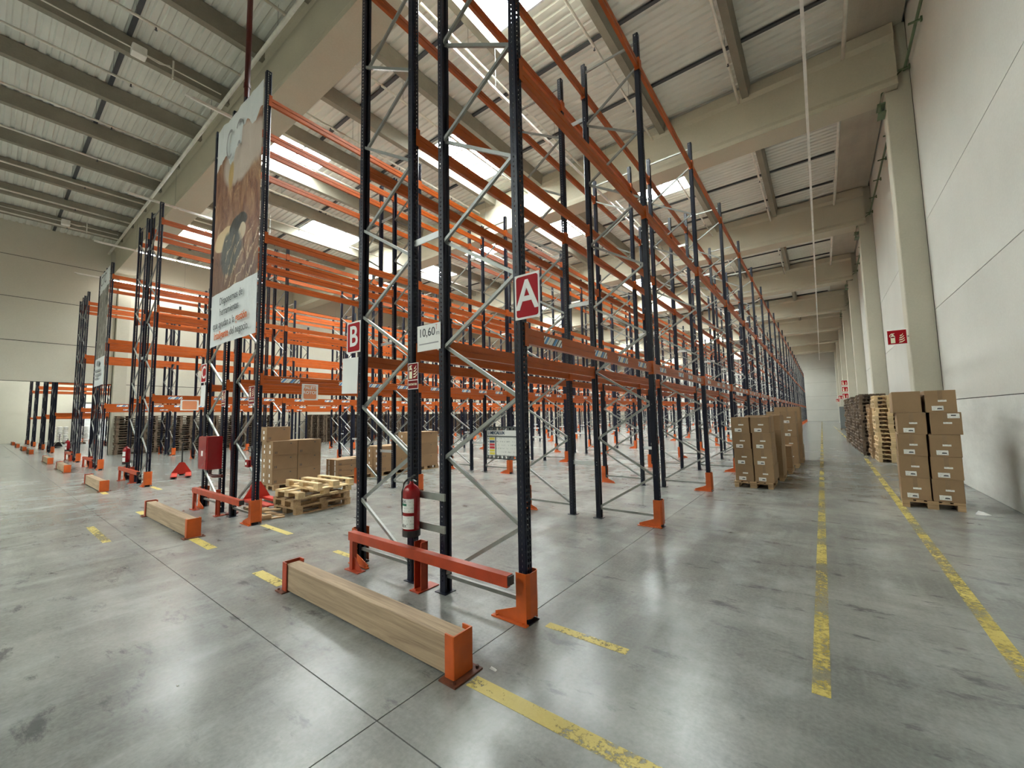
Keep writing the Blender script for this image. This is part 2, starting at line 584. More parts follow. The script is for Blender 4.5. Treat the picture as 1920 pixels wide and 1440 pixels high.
def text_mesh(body, size, mat, bold=0.0, align='CENTER', extrude=0.0012, xscale=1.0):
    """lettering in the XZ plane facing -Y"""
    cu = bpy.data.curves.new('lettering', 'FONT')
    cu.body = body
    cu.size = size
    cu.align_x = align
    cu.align_y = 'CENTER'
    cu.extrude = extrude
    cu.offset = bold
    cu.resolution_u = 3
    tmp = bpy.data.objects.new('tmp_text', cu)
    me = bpy.data.meshes.new_from_object(tmp)
    bpy.data.objects.remove(tmp)
    me.transform(Matrix.Scale(xscale, 4, (1, 0, 0)))
    me.transform(Matrix.Rotation(PI / 2, 4, 'X'))
    me.materials.clear()
    me.materials.append(M[mat])
    me.name = 'lettering'
    return me


# ------------------------------------------------------------------ floor
def build_floor():
    fl = struct('floor', MB().box(WALL_L2, WALL_R + .2, Y_FRONT, Y_BACK, -0.25, -0.03).mesh('floor', 'joint'))
    xs = [WALL_R + .05]
    x = -2.25 + 5.45 * 0
    while x > WALL_L2:
        xs.append(x)
        x -= 5.45
    xs.append(WALL_L2)
    ys = [Y_FRONT]
    y = 1.55 - 5.4 * 3
    while y < Y_BACK:
        if y > Y_FRONT + .5:
            ys.append(y)
        y += 5.4
    ys.append(Y_BACK)
    g = 0.004
    for i in range(len(xs) - 1):
        for j in range(len(ys) - 1):
            b = MB().box(xs[i + 1] + g, xs[i] - g, ys[j] + g, ys[j + 1] - g, -0.03, 0.0)
            obj('floor_slab', b.mesh('floor_slab', 'floor'), fl)


build_floor()


def yellow_line(x0, y0, x1, y1, w, label, mat='yellow_dash'):
    d = Vector((x1 - x0, y1 - y0, 0)).normalized()
    s = Vector((-d.y, d.x, 0)) * w / 2
    p, q = Vector((x0, y0, 0)), Vector((x1, y1, 0))
    b = MB()
    rings = [[tuple(e + s + Vector((0, 0, 0.0006))), tuple(e - s + Vector((0, 0, 0.0006))), tuple(e - s + Vector((0, 0, 0.0025))), tuple(e + s + Vector((0, 0, 0.0025)))] for e in (p, q)]
    b.loft(rings)
    obj('yellow_floor_line', b.mesh('yellow_floor_line', mat), label=label, cat='floor line', group='worn yellow floor lines')


yellow_line(-0.12, 3.35, -0.12, 88, 0.10, 'worn yellow line down the middle of the right aisle floor', 'yellow')
yellow_line(0.96, 2.6, 1.20, 20.5, 0.11, 'worn yellow line nearest the right wall, passing the carton pallet', 'yellow')
yellow_line(1.28, 21.0, 1.0, 60, 0.10, 'faint far yellow line beside the dark pallet stacks', 'yellow')
yellow_line(-2.04, 2.16, -0.75, 2.16, 0.12, 'broad yellow dash leading from the nearest timber bumper to the camera')
yellow_line(-2.02, 3.10, -1.30, 3.10, 0.085, 'yellow dash on the floor beside the nearest orange post guard')
yellow_line(-5.55, 2.14, -4.88, 2.14, 0.12, 'yellow dash left of the nearest timber bumper')
yellow_line(-5.5, 3.10, -4.95, 3.10, 0.085, 'short yellow dash left of the nearest rack foot')
yellow_line(-7.98, 2.14, -7.1, 2.14, 0.12, 'yellow dash at the right end of the second timber bumper')
yellow_line(-11.4, 2.12, -10.95, 2.12, 0.12, 'short yellow dash at the left end of the second timber bumper')
yellow_line(-7.95, 3.13, -6.9, 3.13, 0.10, 'yellow dash beside the second rack row, near broken pallets')
yellow_line(-10.5, 1.30, -8.9, 1.30, 0.10, 'faint yellow dash alone on open floor in front of second row', 'yellow')
yellow_line(-15.55, 3.13, -14.6, 3.13, 0.10, 'faint yellow dash beside the third rack row foot')
yellow_line(-15.55, 2.12, -15.0, 2.12, 0.11, 'faint yellow dash at the right end of the third timber bumper')


# ------------------------------------------------------------------ walls, columns, girders, roof
def panel_wall(name, x, side, zs, ys, mats, backing_mat='wall_back', skip=None, m0=0.0, m1=0.0, g=0.008):
    """concrete panel wall in the plane X = x; side -1: room is at smaller X"""
    t = 0.18
    back = MB()
    cells = []
    for j in range(len(ys) - 1):
        for i in range(len(zs) - 1):
            if skip and skip(ys[j], ys[j + 1], zs[i], zs[i + 1]):
                continue
            cells.append((ys[j], ys[j + 1], zs[i], zs[i + 1], i))
            xa, xb = (x + 0.02, x + t) if side < 0 else (x - t, x - 0.02)
            back.box(xa, xb, ys[j], ys[j + 1], zs[i], zs[i + 1])
    w = struct(name, back.mesh(name, backing_mat))
    for (ya, yb, za, zb, i) in cells:
        xa, xb = (x, x + 0.02) if side < 0 else (x - 0.02, x)
        b = MB().box(xa, xb, ya + g + m0, yb - g - m1, za + g, zb - g)
        obj('wall_panel', b.mesh('wall_panel', mats[0] if i == 0 else mats[1]), w)
    return w


ybreaks = [Y_FRONT] + GIRDERS + [Y_BACK]
panel_wall('wall_right', WALL_R, -1, [0, 2.03, 4.48, 6.95, 11.9, 13.4], ybreaks, ('wall_low', 'wall'), m0=.39, m1=.29)
LINTEL = 4.28
yl = [Y_FRONT, -5.7, 4.85] + [g for g in GIRDERS if g > 8] + [Y_BACK]
panel_wall('wall_left', WALL_L, 1, [0, 1.75, LINTEL, 6.5, 8.9, 11.2, 13.4], yl, ('wall_left', 'wall_left'), 'wall_back',
           g=.016, skip=lambda a, b, c, d: a >= -6 and b <= 4.9 and d <= LINTEL + .01)


def cross_wall(name, y, x0, x1, zs, nx, mat, face):
    b = MB().box(x0, x1, y if face < 0 else y - .2, y + .2 if face < 0 else y, 0, 13.4)
    w = struct(name, b.mesh(name, 'wall_back'))
    for i in range(len(zs) - 1):
        for k in range(nx):
            xa, xb = x0 + (x1 - x0) * k / nx, x0 + (x1 - x0) * (k + 1) / nx
            ya, yb = (y - .02, y) if face < 0 else (y, y + .02)
            obj('wall_panel', MB().box(xa + .008, xb - .008, ya, yb, zs[i] + .008, zs[i + 1] - .008).mesh('wall_panel', mat), w)


cross_wall('wall_back', Y_BACK, WALL_L, WALL_R, [0, 2.03, 4.48, 6.95, 9.42, 13.4], 4, 'wall', -1)
cross_wall('wall_front', Y_FRONT, WALL_L2, WALL_R, [0, 2.03, 4.48, 6.95, 9.42, 13.4], 6, 'wall_left', 1)
panel_wall('wall_far_hall', WALL_L2 + .3, 1, [0, 1.1, 2.5, 4.0, 5.5, 8.0, 13.4], [Y_FRONT, -4, 20], ('wall_left', 'wall_left'), 'wall_left')
cross_wall('wall_far_hall_end', 20.0, WALL_L2, WALL_L - .18, [0, 2.03, 4.48, 6.95, 9.42, 13.4], 3, 'wall_left', -1)


def column(x0, x1, y, mat='column', head=0):
    """column shaft with the narrow upstand that holds the girder end; head +1: girder lies at smaller X"""
    b = MB()
    c = 0.02
    w = 0.29

    def ring(z, xa, xb):
        return [(xa + c, y - w, z), (xb, y - w, z), (xb, y + w, z), (xa + c, y + w, z), (xa, y + w - c, z), (xa, y - w + c, z)]
    b.loft([ring(-0.02, x0, x1), ring(11.02, x0, x1)])
    if head > 0:
        b.box(x1 - .27, x1, y - w, y + w, 11.02, 12.95)
    else:
        b.box(x0, x0 + .27, y - w, y + w, 11.02, 12.95)
    struct('trim_%d' % next_trim(), b.mesh('column', mat))


TRIM = [0]


def next_trim():
    TRIM[0] += 1
    return TRIM[0]


for gy in GIRDERS:
    column(2.05, WALL_R + .0, gy + .06, head=1)
    if gy > -5:
        column(WALL_L, WALL_L + .45, gy + (.12 if gy < 6 else 0), head=-1)

GPROF = [(-.45, 11.05), (.45, 11.05), (.45, 11.20), (.39, 11.34), (.39, 12.45), (.45, 12.60), (.45, 12.93),
         (-.45, 12.93), (-.45, 12.60), (-.39, 12.45), (-.39, 11.34), (-.45, 11.20)]
gme = None
for gy in GIRDERS:
    if gme is None:
        gme = MB().prism(GPROF, WALL_L + .28, 2.32, 'x').mesh('girder', 'girder')
    o = obj('girder', gme, None, (0, gy, 0), kind='structure')
    o.name = 'trim_%d' % next_trim()

NPUR = 12
ceil = struct('ceiling', MB().box(WALL_L2, WALL_R + .2, Y_FRONT - .2, Y_BACK + .2, 13.42, 13.6).mesh('ceiling', 'roof'))
# purlins
ybr = [Y_FRONT] + GIRDERS + [Y_BACK]
for j in range(len(ybr) - 1):
    ya, yb = ybr[j] + (.40 if j else 0), ybr[j + 1] - .40
    pm = MB().prism([(-.10, 12.55), (.10, 12.55), (.17, 13.03), (-.17, 13.03)], ya, yb, 'y').mesh('purlin', 'purlin')
    for i in range(NPUR):
        obj('purlin', pm, ceil, (PUR0 - PURP * i, 0, 0))
    # concrete planks beside the right wall, with the deep gutter joint at the wall
    obj('roof_plank', MB().box(1.30, WALL_R - .06, ya - .36, yb + .36, 12.96, 13.2).mesh('roof_plank', 'plank'), ceil)

# roof sheets, dark joint-and-shadow strips, skylights
JOINT0, JOINTP = 2.05, 2.84
joint_ys = [JOINT0 + JOINTP * k for k in range(-7, 33) if Y_FRONT < JOINT0 + JOINTP * k < Y_BACK]
cells_x = [(1.30, PUR0)] + [(PUR0 - PURP * i, PUR0 - PURP * (i + 1)) for i in range(NPUR - 1)] + [(PUR0 - PURP * (NPUR - 1), WALL_L + .02)]
SKY = []   # (cell index, y0, y1)
for b in (-2, 0, 1, 2, 3, 4, 5, 6, 7):  # rearmost bay is out of view: skylights added there to light front-facing surfaces
    gy = GIR0 + GIRP * b
    for n, ci in enumerate((2, 4, 6, 8, 10)):
        if b == -1 and n % 2:
            continue
        if b in (0, -1):
            y0 = gy + (.45 if n % 2 == 0 else 5.75)
        elif b % 2 == 1:
            y0 = gy + (1.9 if n % 2 == 0 else 3.2)
        else:
            y0 = gy + (.9 if n % 2 == 0 else 5.75)
        SKY.append((ci, y0, y0 + 3.2))


def sheet_mesh(x0, x1, ya, yb):
    """trapezoid sheet, ribs running along X"""
    P, H = 0.27, 0.045
    b = MB()
    prof = []
    n = max(1, round((yb - ya) / P))
    p = (yb - ya) / n
    for k in range(n):
        t = ya + k * p
        prof += [(t, 0), (t + p * .50, 0), (t + p * .62, H), (t + p * .88, H)]
    prof.append((yb, 0))
    b.loft([[(x0, y, z) for y, z in prof], [(x1, y, z) for y, z in prof]], closed=False, caps=False)
    return b.mesh('roof_sheet', 'roof')


npanel = 0
far = MB()
panels = []
for ci, (xa, xb) in enumerate(cells_x):
    cuts = sorted([Y_FRONT, Y_BACK] + joint_ys)
    sk = [(a, c) for (k, a, c) in SKY if k == ci]
    for j in range(len(cuts) - 1):
        segs = [(cuts[j], cuts[j + 1])]
        for a, c in sk:
            ns = []
            for s, e in segs:
                if c <= s or a >= e:
                    ns.append((s, e))
                else:
                    if a > s:
                        ns.append((s, a))
                    if c < e:
                        ns.append((c, e))
            segs = ns
        for s, e in segs:
            if e - s > .05:
                panels.append((xa, xb, s, e))
panels.sort(key=lambda q: math.hypot((q[0] + q[1]) / 2, max(0, (q[2] + q[3]) / 2)) + (200 if q[3] < -2 else 0))
farb = []
for n, (xa, xb, s, e) in enumerate(panels):
    if n < 290:
        key = ('sheet', round(xa - xb, 3), round(e - s, 3))
        me = cached(key, lambda: sheet_mesh(0, xb - xa, 0, e - s))
        obj('roof_sheet', me, ceil, (xa, s, ROOF))
    else:
        P, H = 0.27, 0.045
        k = max(1, round((e - s) / P))
        p = (e - s) / k
        prof = []
        for q in range(k):
            t = s + q * p
            prof += [(t, 0), (t + p * .50, 0), (t + p * .62, H), (t + p * .88, H)]
        prof.append((e, 0))
        far.loft([[(xa, y, ROOF + z) for y, z in prof], [(xb, y, ROOF + z) for y, z in prof]], closed=False, caps=False)
obj('roof_sheet_far', far.mesh('roof_sheet_far', 'roof'), ceil, kind='stuff')
for yb in joint_ys:  # dark bars stand for sheet joints, with their shadow put into the colour
    skp = [c for (c, a, e) in SKY if a - .1 < yb < e + .1]
    for ci, (xa, xb) in enumerate(cells_x):
        if ci in skp or yb > 60:
            continue
        me = cached(('jnt', round(xa - xb, 3)), lambda: MB().box(xb - xa + .15, -.15, -.055, .055, -.05, .012).mesh('roof_joint_shadow', 'darkgrey'))
        obj('roof_joint_shadow', me, ceil, (xa, yb, ROOF))
    if yb > 60:
        obj('roof_joint_shadow', MB().box(WALL_L, 1.3, -.055, .055, -.05, .012).mesh('roof_joint_shadow', 'darkgrey'), ceil, (0, yb, ROOF))

wn = 0
for (ci, a, c) in SKY:
    xa, xb = cells_x[ci]
    xa -= .19
    xb += .19
    wn += 1
    fr = MB()
    z0, z1 = ROOF - .01, ROOF + .16
    fr.box(xb, xb + .05, a, c, z0, z1)
    fr.box(xa - .05, xa, a, c, z0, z1)
    fr.box(xb, xa, a - .02, a + .04, z0, z1)
    fr.box(xb, xa, c - .04, c + .02, z0, z1)
    w = empty('window_%d' % wn, ((xa + xb) / 2, (a + c) / 2, ROOF), kind='structure')
    wl = Vector(w.location)
    f = obj('window_frame', fr.mesh('window_frame', 'skyframe'), w, tuple(-wl))
    bars = MB()
    for k in range(1, 3):
        yy = a + (c - a) * k / 3
        bars.box(xb, xa, yy - .035, yy + .035, z1 - .07, z1)
    bars.box((xa + xb) / 2 - .025, (xa + xb) / 2 + .025, a, c, z1 - .05, z1 - .01)
    obj('glazing_bar', bars.mesh('glazing_bar', 'skyframe'), w, tuple(-wl))
    pw = (xa - xb) / 2
    ph = (c - a) / 3
    pme = cached(('pane', round(pw, 3), round(ph, 3)), lambda: MB().box(0.01, pw - .01, .01, ph - .01, 0, .02).mesh('pane', 'skylight'))
    for i in range(2):
        for k in range(3):
            obj('pane', pme, w, (xb + pw * i - wl.x, a + ph * k - wl.y, z1 + .01 - ROOF))

# far hall roof with its own skylights
fh = MB()
fhx0, fhx1 = WALL_L2, WALL_L - .18
for k in (0, 2, 4):
    xa = fhx1 - 2.0 - k * 6.6
    for (a, c) in ((6.4, 9.6), (13, 16)):
        wn += 1
        w = empty('window_%d' % wn, (xa - 1.2, (a + c) / 2, ROOF), kind='structure')
        obj('pane', MB().box(-1.2, 1.2, -(c - a) / 2, (c - a) / 2, 0, .02).mesh('pane', 'skylight'), w)
        obj('window_frame', MB().box(-1.3, 1.3, -(c - a) / 2 - .1, -(c - a) / 2, -.05, .05).box(-1.3, 1.3, (c - a) / 2, (c - a) / 2 + .1, -.05, .05).mesh('window_frame', 'skyframe'), w)


# ------------------------------------------------------------------ pallet racks
def holed(mb, org, u, v, width, height, cols, pitch, hw, hh, z0):
    """sheet strip with punched rectangular holes; cols = centre positions across"""
    org, u, v = Vector(org), Vector(u), Vector(v)
    edges = [0.0]
    for a, b in zip(cols[:-1], cols[1:]):
        edges.append((a + b) / 2)
    edges.append(width)

    def P(s, t):
        return tuple(org + u * s + v * t)
    n = int((height - z0) / pitch)
    mb.quad(P(0, 0), P(width, 0), P(width, z0), P(0, z0))
    for ci, c in enumerate(cols):
        a, b = edges[ci], edges[ci + 1]
        for k in range(n):
            t0, t1 = z0 + k * pitch, z0 + (k + 1) * pitch
            tm = (t0 + t1) / 2
            base = len(mb.v)
            mb.v += [P(a, t0), P(b, t0), P(b, t1), P(a, t1), P(c - hw, tm - hh), P(c + hw, tm - hh), P(c + hw, tm + hh), P(c - hw, tm + hh)]
            for i in range(4):
                j = (i + 1) % 4
                mb.f.append((base + i, base + j, base + 4 + j, base + 4 + i))
                mb.m.append(0)
    t = z0 + n * pitch
    mb.quad(P(0, t), P(width, t), P(width, height), P(0, height))


UW, UD = 0.10, 0.085   # upright width along Y, depth along X


def upright_mesh(detail):
    """front plate faces +X; open side towards -X"""
    b = MB()
    w, d = UW / 2, UD
    if detail:
        holed(b, (d / 2, -w + .012, 0), (0, 1, 0), (0, 0, 1), UW - .024, RH, [.022, .054], .05, .007, .016, .10)
        for s in (-1, 1):
            holed(b, (-d / 2, s * w, 0), (1, 0, 0), (0, 0, 1), d - .012, RH, [.036], .05, .0075, .0090, .10)
            b.quad((d / 2 - .012, s * w, 0), (d / 2, s * (w - .012), 0), (d / 2, s * (w - .012), RH), (d / 2 - .012, s * w, RH))
            b.quad((-d / 2, s * w, 0), (-d / 2, s * (w - .03), 0), (-d / 2, s * (w - .03), RH), (-d / 2, s * w, RH))
            b.quad((-d / 2, s * (w - .03), 0), (-d / 2 + .02, s * (w - .03), 0), (-d / 2 + .02, s * (w - .03), RH), (-d / 2, s * (w - .03), RH))
    else:
        pr = [(-d / 2, -w), (d / 2 - .012, -w), (d / 2, -w + .012), (d / 2, w - .012), (d / 2 - .012, w), (-d / 2, w), (-d / 2, w - .03), (-d / 2 + .02, w - .03), (-d / 2 + .02, -w + .03), (-d / 2, -w + .03)]
        b.prism(pr, 0, RH, 'z')
    b.box(-.075, .085, -.075, .075, 0, .008)
    me = bpy.data.meshes.new('upright')
    me.from_pydata(b.v, [], b.f)
    me.materials.append(M['navy'])
    me.update()
    return me


UP_D, UP_S = upright_mesh(True), upright_mesh(False)
FD = 1.041            # post spacing in one frame
DZ = 0.595            # bracing step


def beam_mesh():
    """box beam, local: centre line of the bay along Y from 0 to BAY, outer face +X"""
    b = MB()
    h, t = 0.075, 0.025
    pr = [(t, -h), (t, -.012), (t - .006, -.006), (t - .006, .006), (t, .012), (t, h), (-t, h), (-t, .012), (-t + .006, .006), (-t + .006, -.006), (-t, -.012), (-t, -h)]
    b.prism(pr, UW / 2 + .003, BAY - UW / 2 - .003, 'y')
    for y0, y1 in ((UW / 2 + .001, UW / 2 + .008), (BAY - UW / 2 - .008, BAY - UW / 2 - .001)):
        b.box(-t - .01, .052, y0, y1, -.11, .11)
    b.box(.046, .052, -.04 + UW / 2 - .01, UW / 2 + .006, -.11, .11)
    b.box(.046, .052, BAY - UW / 2 - .006, BAY - UW / 2 + .05, -.11, .11)
    return b.mesh('beam', 'orange')


BEAM = beam_mesh()
BLABEL = MB().box(0, .002, -.175, .175, -.04, .04).mesh('barcode_label', 'barcode')
BR_UP = {}


def brace_mesh(dx, dz):
    b = MB()
    s = 1 if dx > 0 else -1
    b.bar((0, 0, 0), (dx, 0, dz), .035, .03, up=(0, 1, 0))
    return b.mesh('brace', 'galv')


INSET = 0.03
for sgn in (1, -1):
    for dz in (DZ, -DZ, 0):
        BR_UP[(sgn, dz)] = brace_mesh(sgn * (FD - 2 * INSET), dz)


def guard_mesh():
    """orange post guard: folded plates around the aisle side (+X) with a gusset foot towards -X"""
    b = MB()
    H, t = .43, .006
    # face plate with slanted folded edges
    pr = [(.075, -.05), (.055, -.085), (.061, -.088), (.082, -.052), (.082, .052), (.061, .088), (.055, .085), (.075, .05)]
    b.prism(pr, .05, H, 'z')
    b.box(-.05, .06, -.088, -.082, 0.01, H)
    b.box(-.05, .06, .082, .088, 0.01, H)
    # gusset and base strip
    b.prism([(-.05, .01), (-.05, .13), (-.29, .04), (-.29, .01)], -.088, -.080, 'y')
    b.box(-.31, .08, -.125, -.080, 0, .012)
    b.tube([(-.26, -.105, .012), (-.26, -.105, .024)], .011, 6)
    b.tube([(.03, -.105, .012), (.03, -.105, .024)], .011, 6)
    return b.mesh('post_guard', 'orange2')


GUARD = guard_mesh()
SPACER = MB().bar((0, 0, 0), (.52, 0, 0), .012, .075).mesh('row_spacer', 'spacer')


def rack(x4, width, y0, nb, label, detail=2, nbrace=4, labels=4, name='pallet_rack', levels=LEVELS, group='pallet racks in rows'):
    """double sided rack row; x4 = aisle side upright line at the right, left line at x4 - width"""
    x1 = x4 - width
    X = (x1, x1 + FD, x4 - FD, x4)
    facing = (-1, 1, -1, 1)       # side the front plate looks to
    r = empty(name, (x4, y0, 0), label=label, cat='pallet rack', group=group)
    far_br = MB()
    gap = X[2] - X[1]
    spm = cached(('sp', round(gap, 3)), lambda: MB().bar((0, 0, 0), (gap, 0, 0), .014, .075).mesh('row_spacer', 'spacer'))
    for k in range(nb + 1):
        y = k * BAY
        for x, s in zip(X, facing):
            obj('upright', UP_D if k < detail else UP_S, r, (x - x4, y, 0), 0 if s > 0 else PI)
        # bracing: zig-zag from the inner post (low) to the outer post
        for inner, sgn in ((X[1], -1), (X[2], 1)):
            zi, zo = .17, .17 + DZ
            x_in = inner + sgn * INSET - x4
            x_out = inner + sgn * (FD - INSET) - x4
            segs = [('h', .17), ('h', 8.42)]
            z = .20
            up = True
            for q in range(13):
                segs.append(('u' if up else 'd', z))
                z += DZ
                up = not up
            for typ, z in segs:
                if k < nbrace:
                    if typ == 'h':
                        obj('brace', BR_UP[(sgn, 0)], r, (x_in, y, z))
                    elif typ == 'u':
                        obj('brace', BR_UP[(sgn, DZ)], r, (x_in, y - .018, z))
                    else:
                        obj('brace', BR_UP[(-sgn, DZ)], r, (x_out, y + .018, z))
                else:
                    if typ == 'h':
                        far_br.bar((x_in, y, z), (x_out, y, z), .035, .03, (0, 1, 0))
                    elif typ == 'u':
                        far_br.bar((x_in, y - .018, z), (x_out, y - .018, z + DZ), .035, .03, (0, 1, 0))
                    else:
                        far_br.bar((x_out, y + .018, z), (x_in, y + .018, z + DZ), .035, .03, (0, 1, 0))
        for z in (.95, 3.9, 7.5):
            if k == 0 and (z < 1 or abs(x4 + 8.12) < .01):
                continue
            obj('row_spacer', spm, r, (X[1] - x4, y, z))
        obj('post_guard', GUARD, r, (0, y, 0))
        g = obj('post_guard', GUARD, r, (x1 - x4, y, 0))
        g.scale = (-1, 1, 1)
    if far_br.v:
        obj('bracing_far', far_br.mesh('bracing_far', 'galv'), r, kind='stuff')
    for k in range(nb):
        for x, s in zip(X, facing):
            for li, z in enumerate(levels):
                bo = obj('beam', BEAM, r, (x - x4, k * BAY + (BAY if s < 0 else 0), z), 0 if s > 0 else PI)
                if li == 0 and k < labels and x in (X[0], X[3]):
                    for oy in (.54, 1.70, 2.42, 3.19):
                        obj('barcode_label', BLABEL, bo, (.0255, oy if s > 0 else BAY - oy, 0))
    return r


RACKS = [(-2.214, 2.605), (-8.12, 2.70), (-15.68, 2.65), (-23.20, 2.65), (-29.26, 2.64)]
rack(RACKS[0][0], RACKS[0][1], Y0, NB, 'nearest double pallet rack row, navy uprights and orange beams, carrying the A sign', 4, 9, 10)
rack(RACKS[1][0], RACKS[1][1], Y0, NB, 'second double rack row from the right, with the large brown picture banner', 3, 4, 6)
rack(RACKS[2][0], RACKS[2][1], Y0, NB, 'third double rack row, with a fire extinguisher and no banner on its end', 2, 4, 5)
rack(RACKS[3][0], RACKS[3][1], Y0, NB, 'fourth double rack row, with a narrow grey picture banner on its end', 1, 2, 4)
rack(RACKS[4][0], RACKS[4][1], Y0, NB, 'fifth double rack row, leftmost before the cream wall', 1, 2, 3)
FARR = [(-40.7, 'seen through the opening, nearest beyond the cream wall'), (-47.0, 'second rack beyond the opening in the cream wall'),
        (-55.0, 'third rack beyond the opening in the cream wall'), (-62.3, 'farthest rack beyond the opening in the cream wall')]
for x, lb in FARR:
    rack(x, 2.6, Y0, 2, 'orange and navy rack, ' + lb, 0, 0, 0, group='racks in the next hall')


# rack end rails and timber bumpers
def end_rail(x4, width, label, back=0.0):
    x1 = x4 - width
    e = empty('rack_end_rail', (x4, Y0 - .21, 0), label=label, cat='guard rail', group='red end rails of the rack rows')
    b = MB()
    pr = [(-.04, .35), (.04, .35), (.04, .45), (-.04, .45)]
    b.prism([(-.04, .35), (.0, .35), (.0, .365), (.04, .365), (.04, .45), (-.04, .45)], -width + .12, -.02, 'x')
    obj('rail', b.mesh('rail', 'redorange'), e)
    p = MB()
    p.box(-width + .14, -width + .20, -.03, .03, .01, .35)
    p.prism([(-width + .20, .01), (-width + .20, .16), (-width + .34, .03), (-width + .34, .01)], -.004, .004, 'y')
    p.box(-width + .08, -width + .36, -.06, .05, 0, .01)
    obj('rail_post', p.mesh('rail_post', 'redorange'), e)
    q = MB()
    xm = -width / 2 + .01
    q.box(xm - .055, xm + .055, .13 - back, .14 - back, .01, .50)
    q.box(xm - .055, xm - .047, .045 - back * .2, .14 - back, .01, .50)
    q.box(xm + .047, xm + .055, .045 - back * .2, .14 - back, .01, .50)
    q.box(xm - .075, xm + .075, -.0, .28 - back * 2, 0, .012)
    q.tube([(xm, .03, .012), (xm, .03, .026)], .012, 6)
    obj('rail_post', q.mesh('rail_post', 'redorange'), e)
    obj('rail_end_cap', MB().box(-.02, .0, -.035, .035, .37, .445).mesh('rail_end_cap', 'black'), e)


def bumper(x4, width, label):
    x0, x1 = x4 - width + .10, x4 + .09
    e = empty('timber_bumper', ((x0 + x1) / 2, 2.16, 0), label=label, cat='bumper', group='timber bumpers before the rack ends')
    hw = (x1 - x0) / 2
    obj('timber', MB().bevbox(-hw + .02, hw - .02, -.075, .075, .015, .275, .008).mesh('timber', 'timber'), e)
    for s in (-1, 1):
        c = MB()
        c.box(s * hw - .006, s * hw + .006, -.092, .092, .012, .30)
        for t in (-1, 1):
            a, b2 = sorted((s * hw, s * (hw - .085)))
            c.box(a, b2, t * .088 - .006, t * .088 + .006, .012, .30)
        a, b2 = sorted((s * (hw - .10), s * (hw + .06)))
        pl = MB().box(a, b2, -.14, .14, 0, .012)
        for u in (-.115, .115):
            pl.tube([(s * (hw + .03), u, .012), (s * (hw + .03), u, .03)], .012, 6)
        obj('base_plate', pl.mesh('base_plate', 'rust'), e)
        obj('end_channel', c.mesh('end_channel', 'orange2' if s > 0 else 'redorange'), e)


rowname = ['nearest', 'second', 'third', 'fourth', 'fifth']
for (x4, w), rn in zip(RACKS, rowname):
    end_rail(x4, w, 'low red steel rail across the end of the %s rack row' % rn, .055 if rn == 'second' else 0)
    bumper(x4, w, 'low timber bumper with orange end channels before the %s rack row' % rn)
for n, x in enumerate((-40.7, -47.0, -55.0, -62.3)):
    bumper(x, 2.6, 'small distant timber bumper beyond the opening, %s from the cream wall' % ordinal(n + 1))


# ------------------------------------------------------------------ signs
def sign_board(name, x0, x1, z0, z1, y, label, cat='sign', mat='paper', rnd=0.0, t=.004, tilt=0, group=None):
    e = empty(name, ((x0 + x1) / 2, y, (z0 + z1) / 2), label=label, cat=cat, group=group)
    hw, hh = (x1 - x0) / 2, (z1 - z0) / 2
    obj('board', MB().box(-hw, hw, -t / 2, t / 2, -hh, hh).mesh('board', mat), e)
    if tilt:
        e.rotation_euler = (0, tilt, 0)
    return e, hw, hh, -t / 2


def rounded(hw, hh, r, n=5):
    pts = []
    for cx, cz, a0 in ((hw - r, hh - r, 0), (-hw + r, hh - r, 90), (-hw + r, -hh + r, 180), (hw - r, -hh + r, 270)):
        for k in range(n + 1):
            a = math.radians(a0 + 90 * k / n)
            pts.append((cx + r * math.cos(a), cz + r * math.sin(a)))
    return pts


def letter_sign(letter, x0, x1, z0, z1, y, label):
    e, hw, hh, f = sign_board('aisle_letter_sign', x0, x1, z0, z1, y, label, group='red aisle letter signs')
    obj('red_field', MB().prism(rounded(hw * .88, hh * .91, .025), f - .0015, f - .0002, 'y').mesh('red_field', 'signred'), e)
    obj('lettering', text_mesh(letter, hh * 1.85, 'paper', .006, xscale=.95), e, (0, f - .003, 0))


letter_sign('A', -2.215, -1.94, 2.70, 3.12, 2.985, 'red sign with white letter A on the nearest rack upright')
letter_sign('B', -5.075, -4.755, 2.70, 3.12, 2.985, 'red sign with white letter B on left upright of nearest row')
letter_sign('C', -11.05, -10.72, 2.70, 3.12, 2.985, 'red sign with white letter C on second rack row')
sign_board('paper_sheet', -5.19, -4.82, 2.16, 2.64, 2.99, 'blank white sheet hanging below the letter B sign', 'paper', tilt=.04)
sign_board('paper_sheet', -11.05, -10.76, 2.18, 2.64, 2.99, 'blank white sheet hanging below the letter C sign', 'paper', tilt=.03)

e, hw, hh, f = sign_board('height_sign', -3.63, -3.245, 2.565, 2.86, 3.0, 'white sheet reading 10,60m hung between two middle uprights')
obj('lettering', text_mesh('10,60', .135, 'ink', 0, xscale=.92), e, (-.03, f - .002, .055))
obj('lettering', text_mesh('m', .075, 'greyink', 0), e, (.15, f - .002, .035))
obj('fine_print', MB().box(-.16, .16, f - .001, f - .0002, -.075, -.062).mesh('fine_print', 'greyink'), e)
arr = MB()
arr.box(.1255, .1295, f - .001, f - .0002, .075, .13)
arr.box(.112, .143, f - .001, f - .0002, .126, .130)
obj('arrow_mark', arr.mesh('arrow_mark', 'labred'), e)


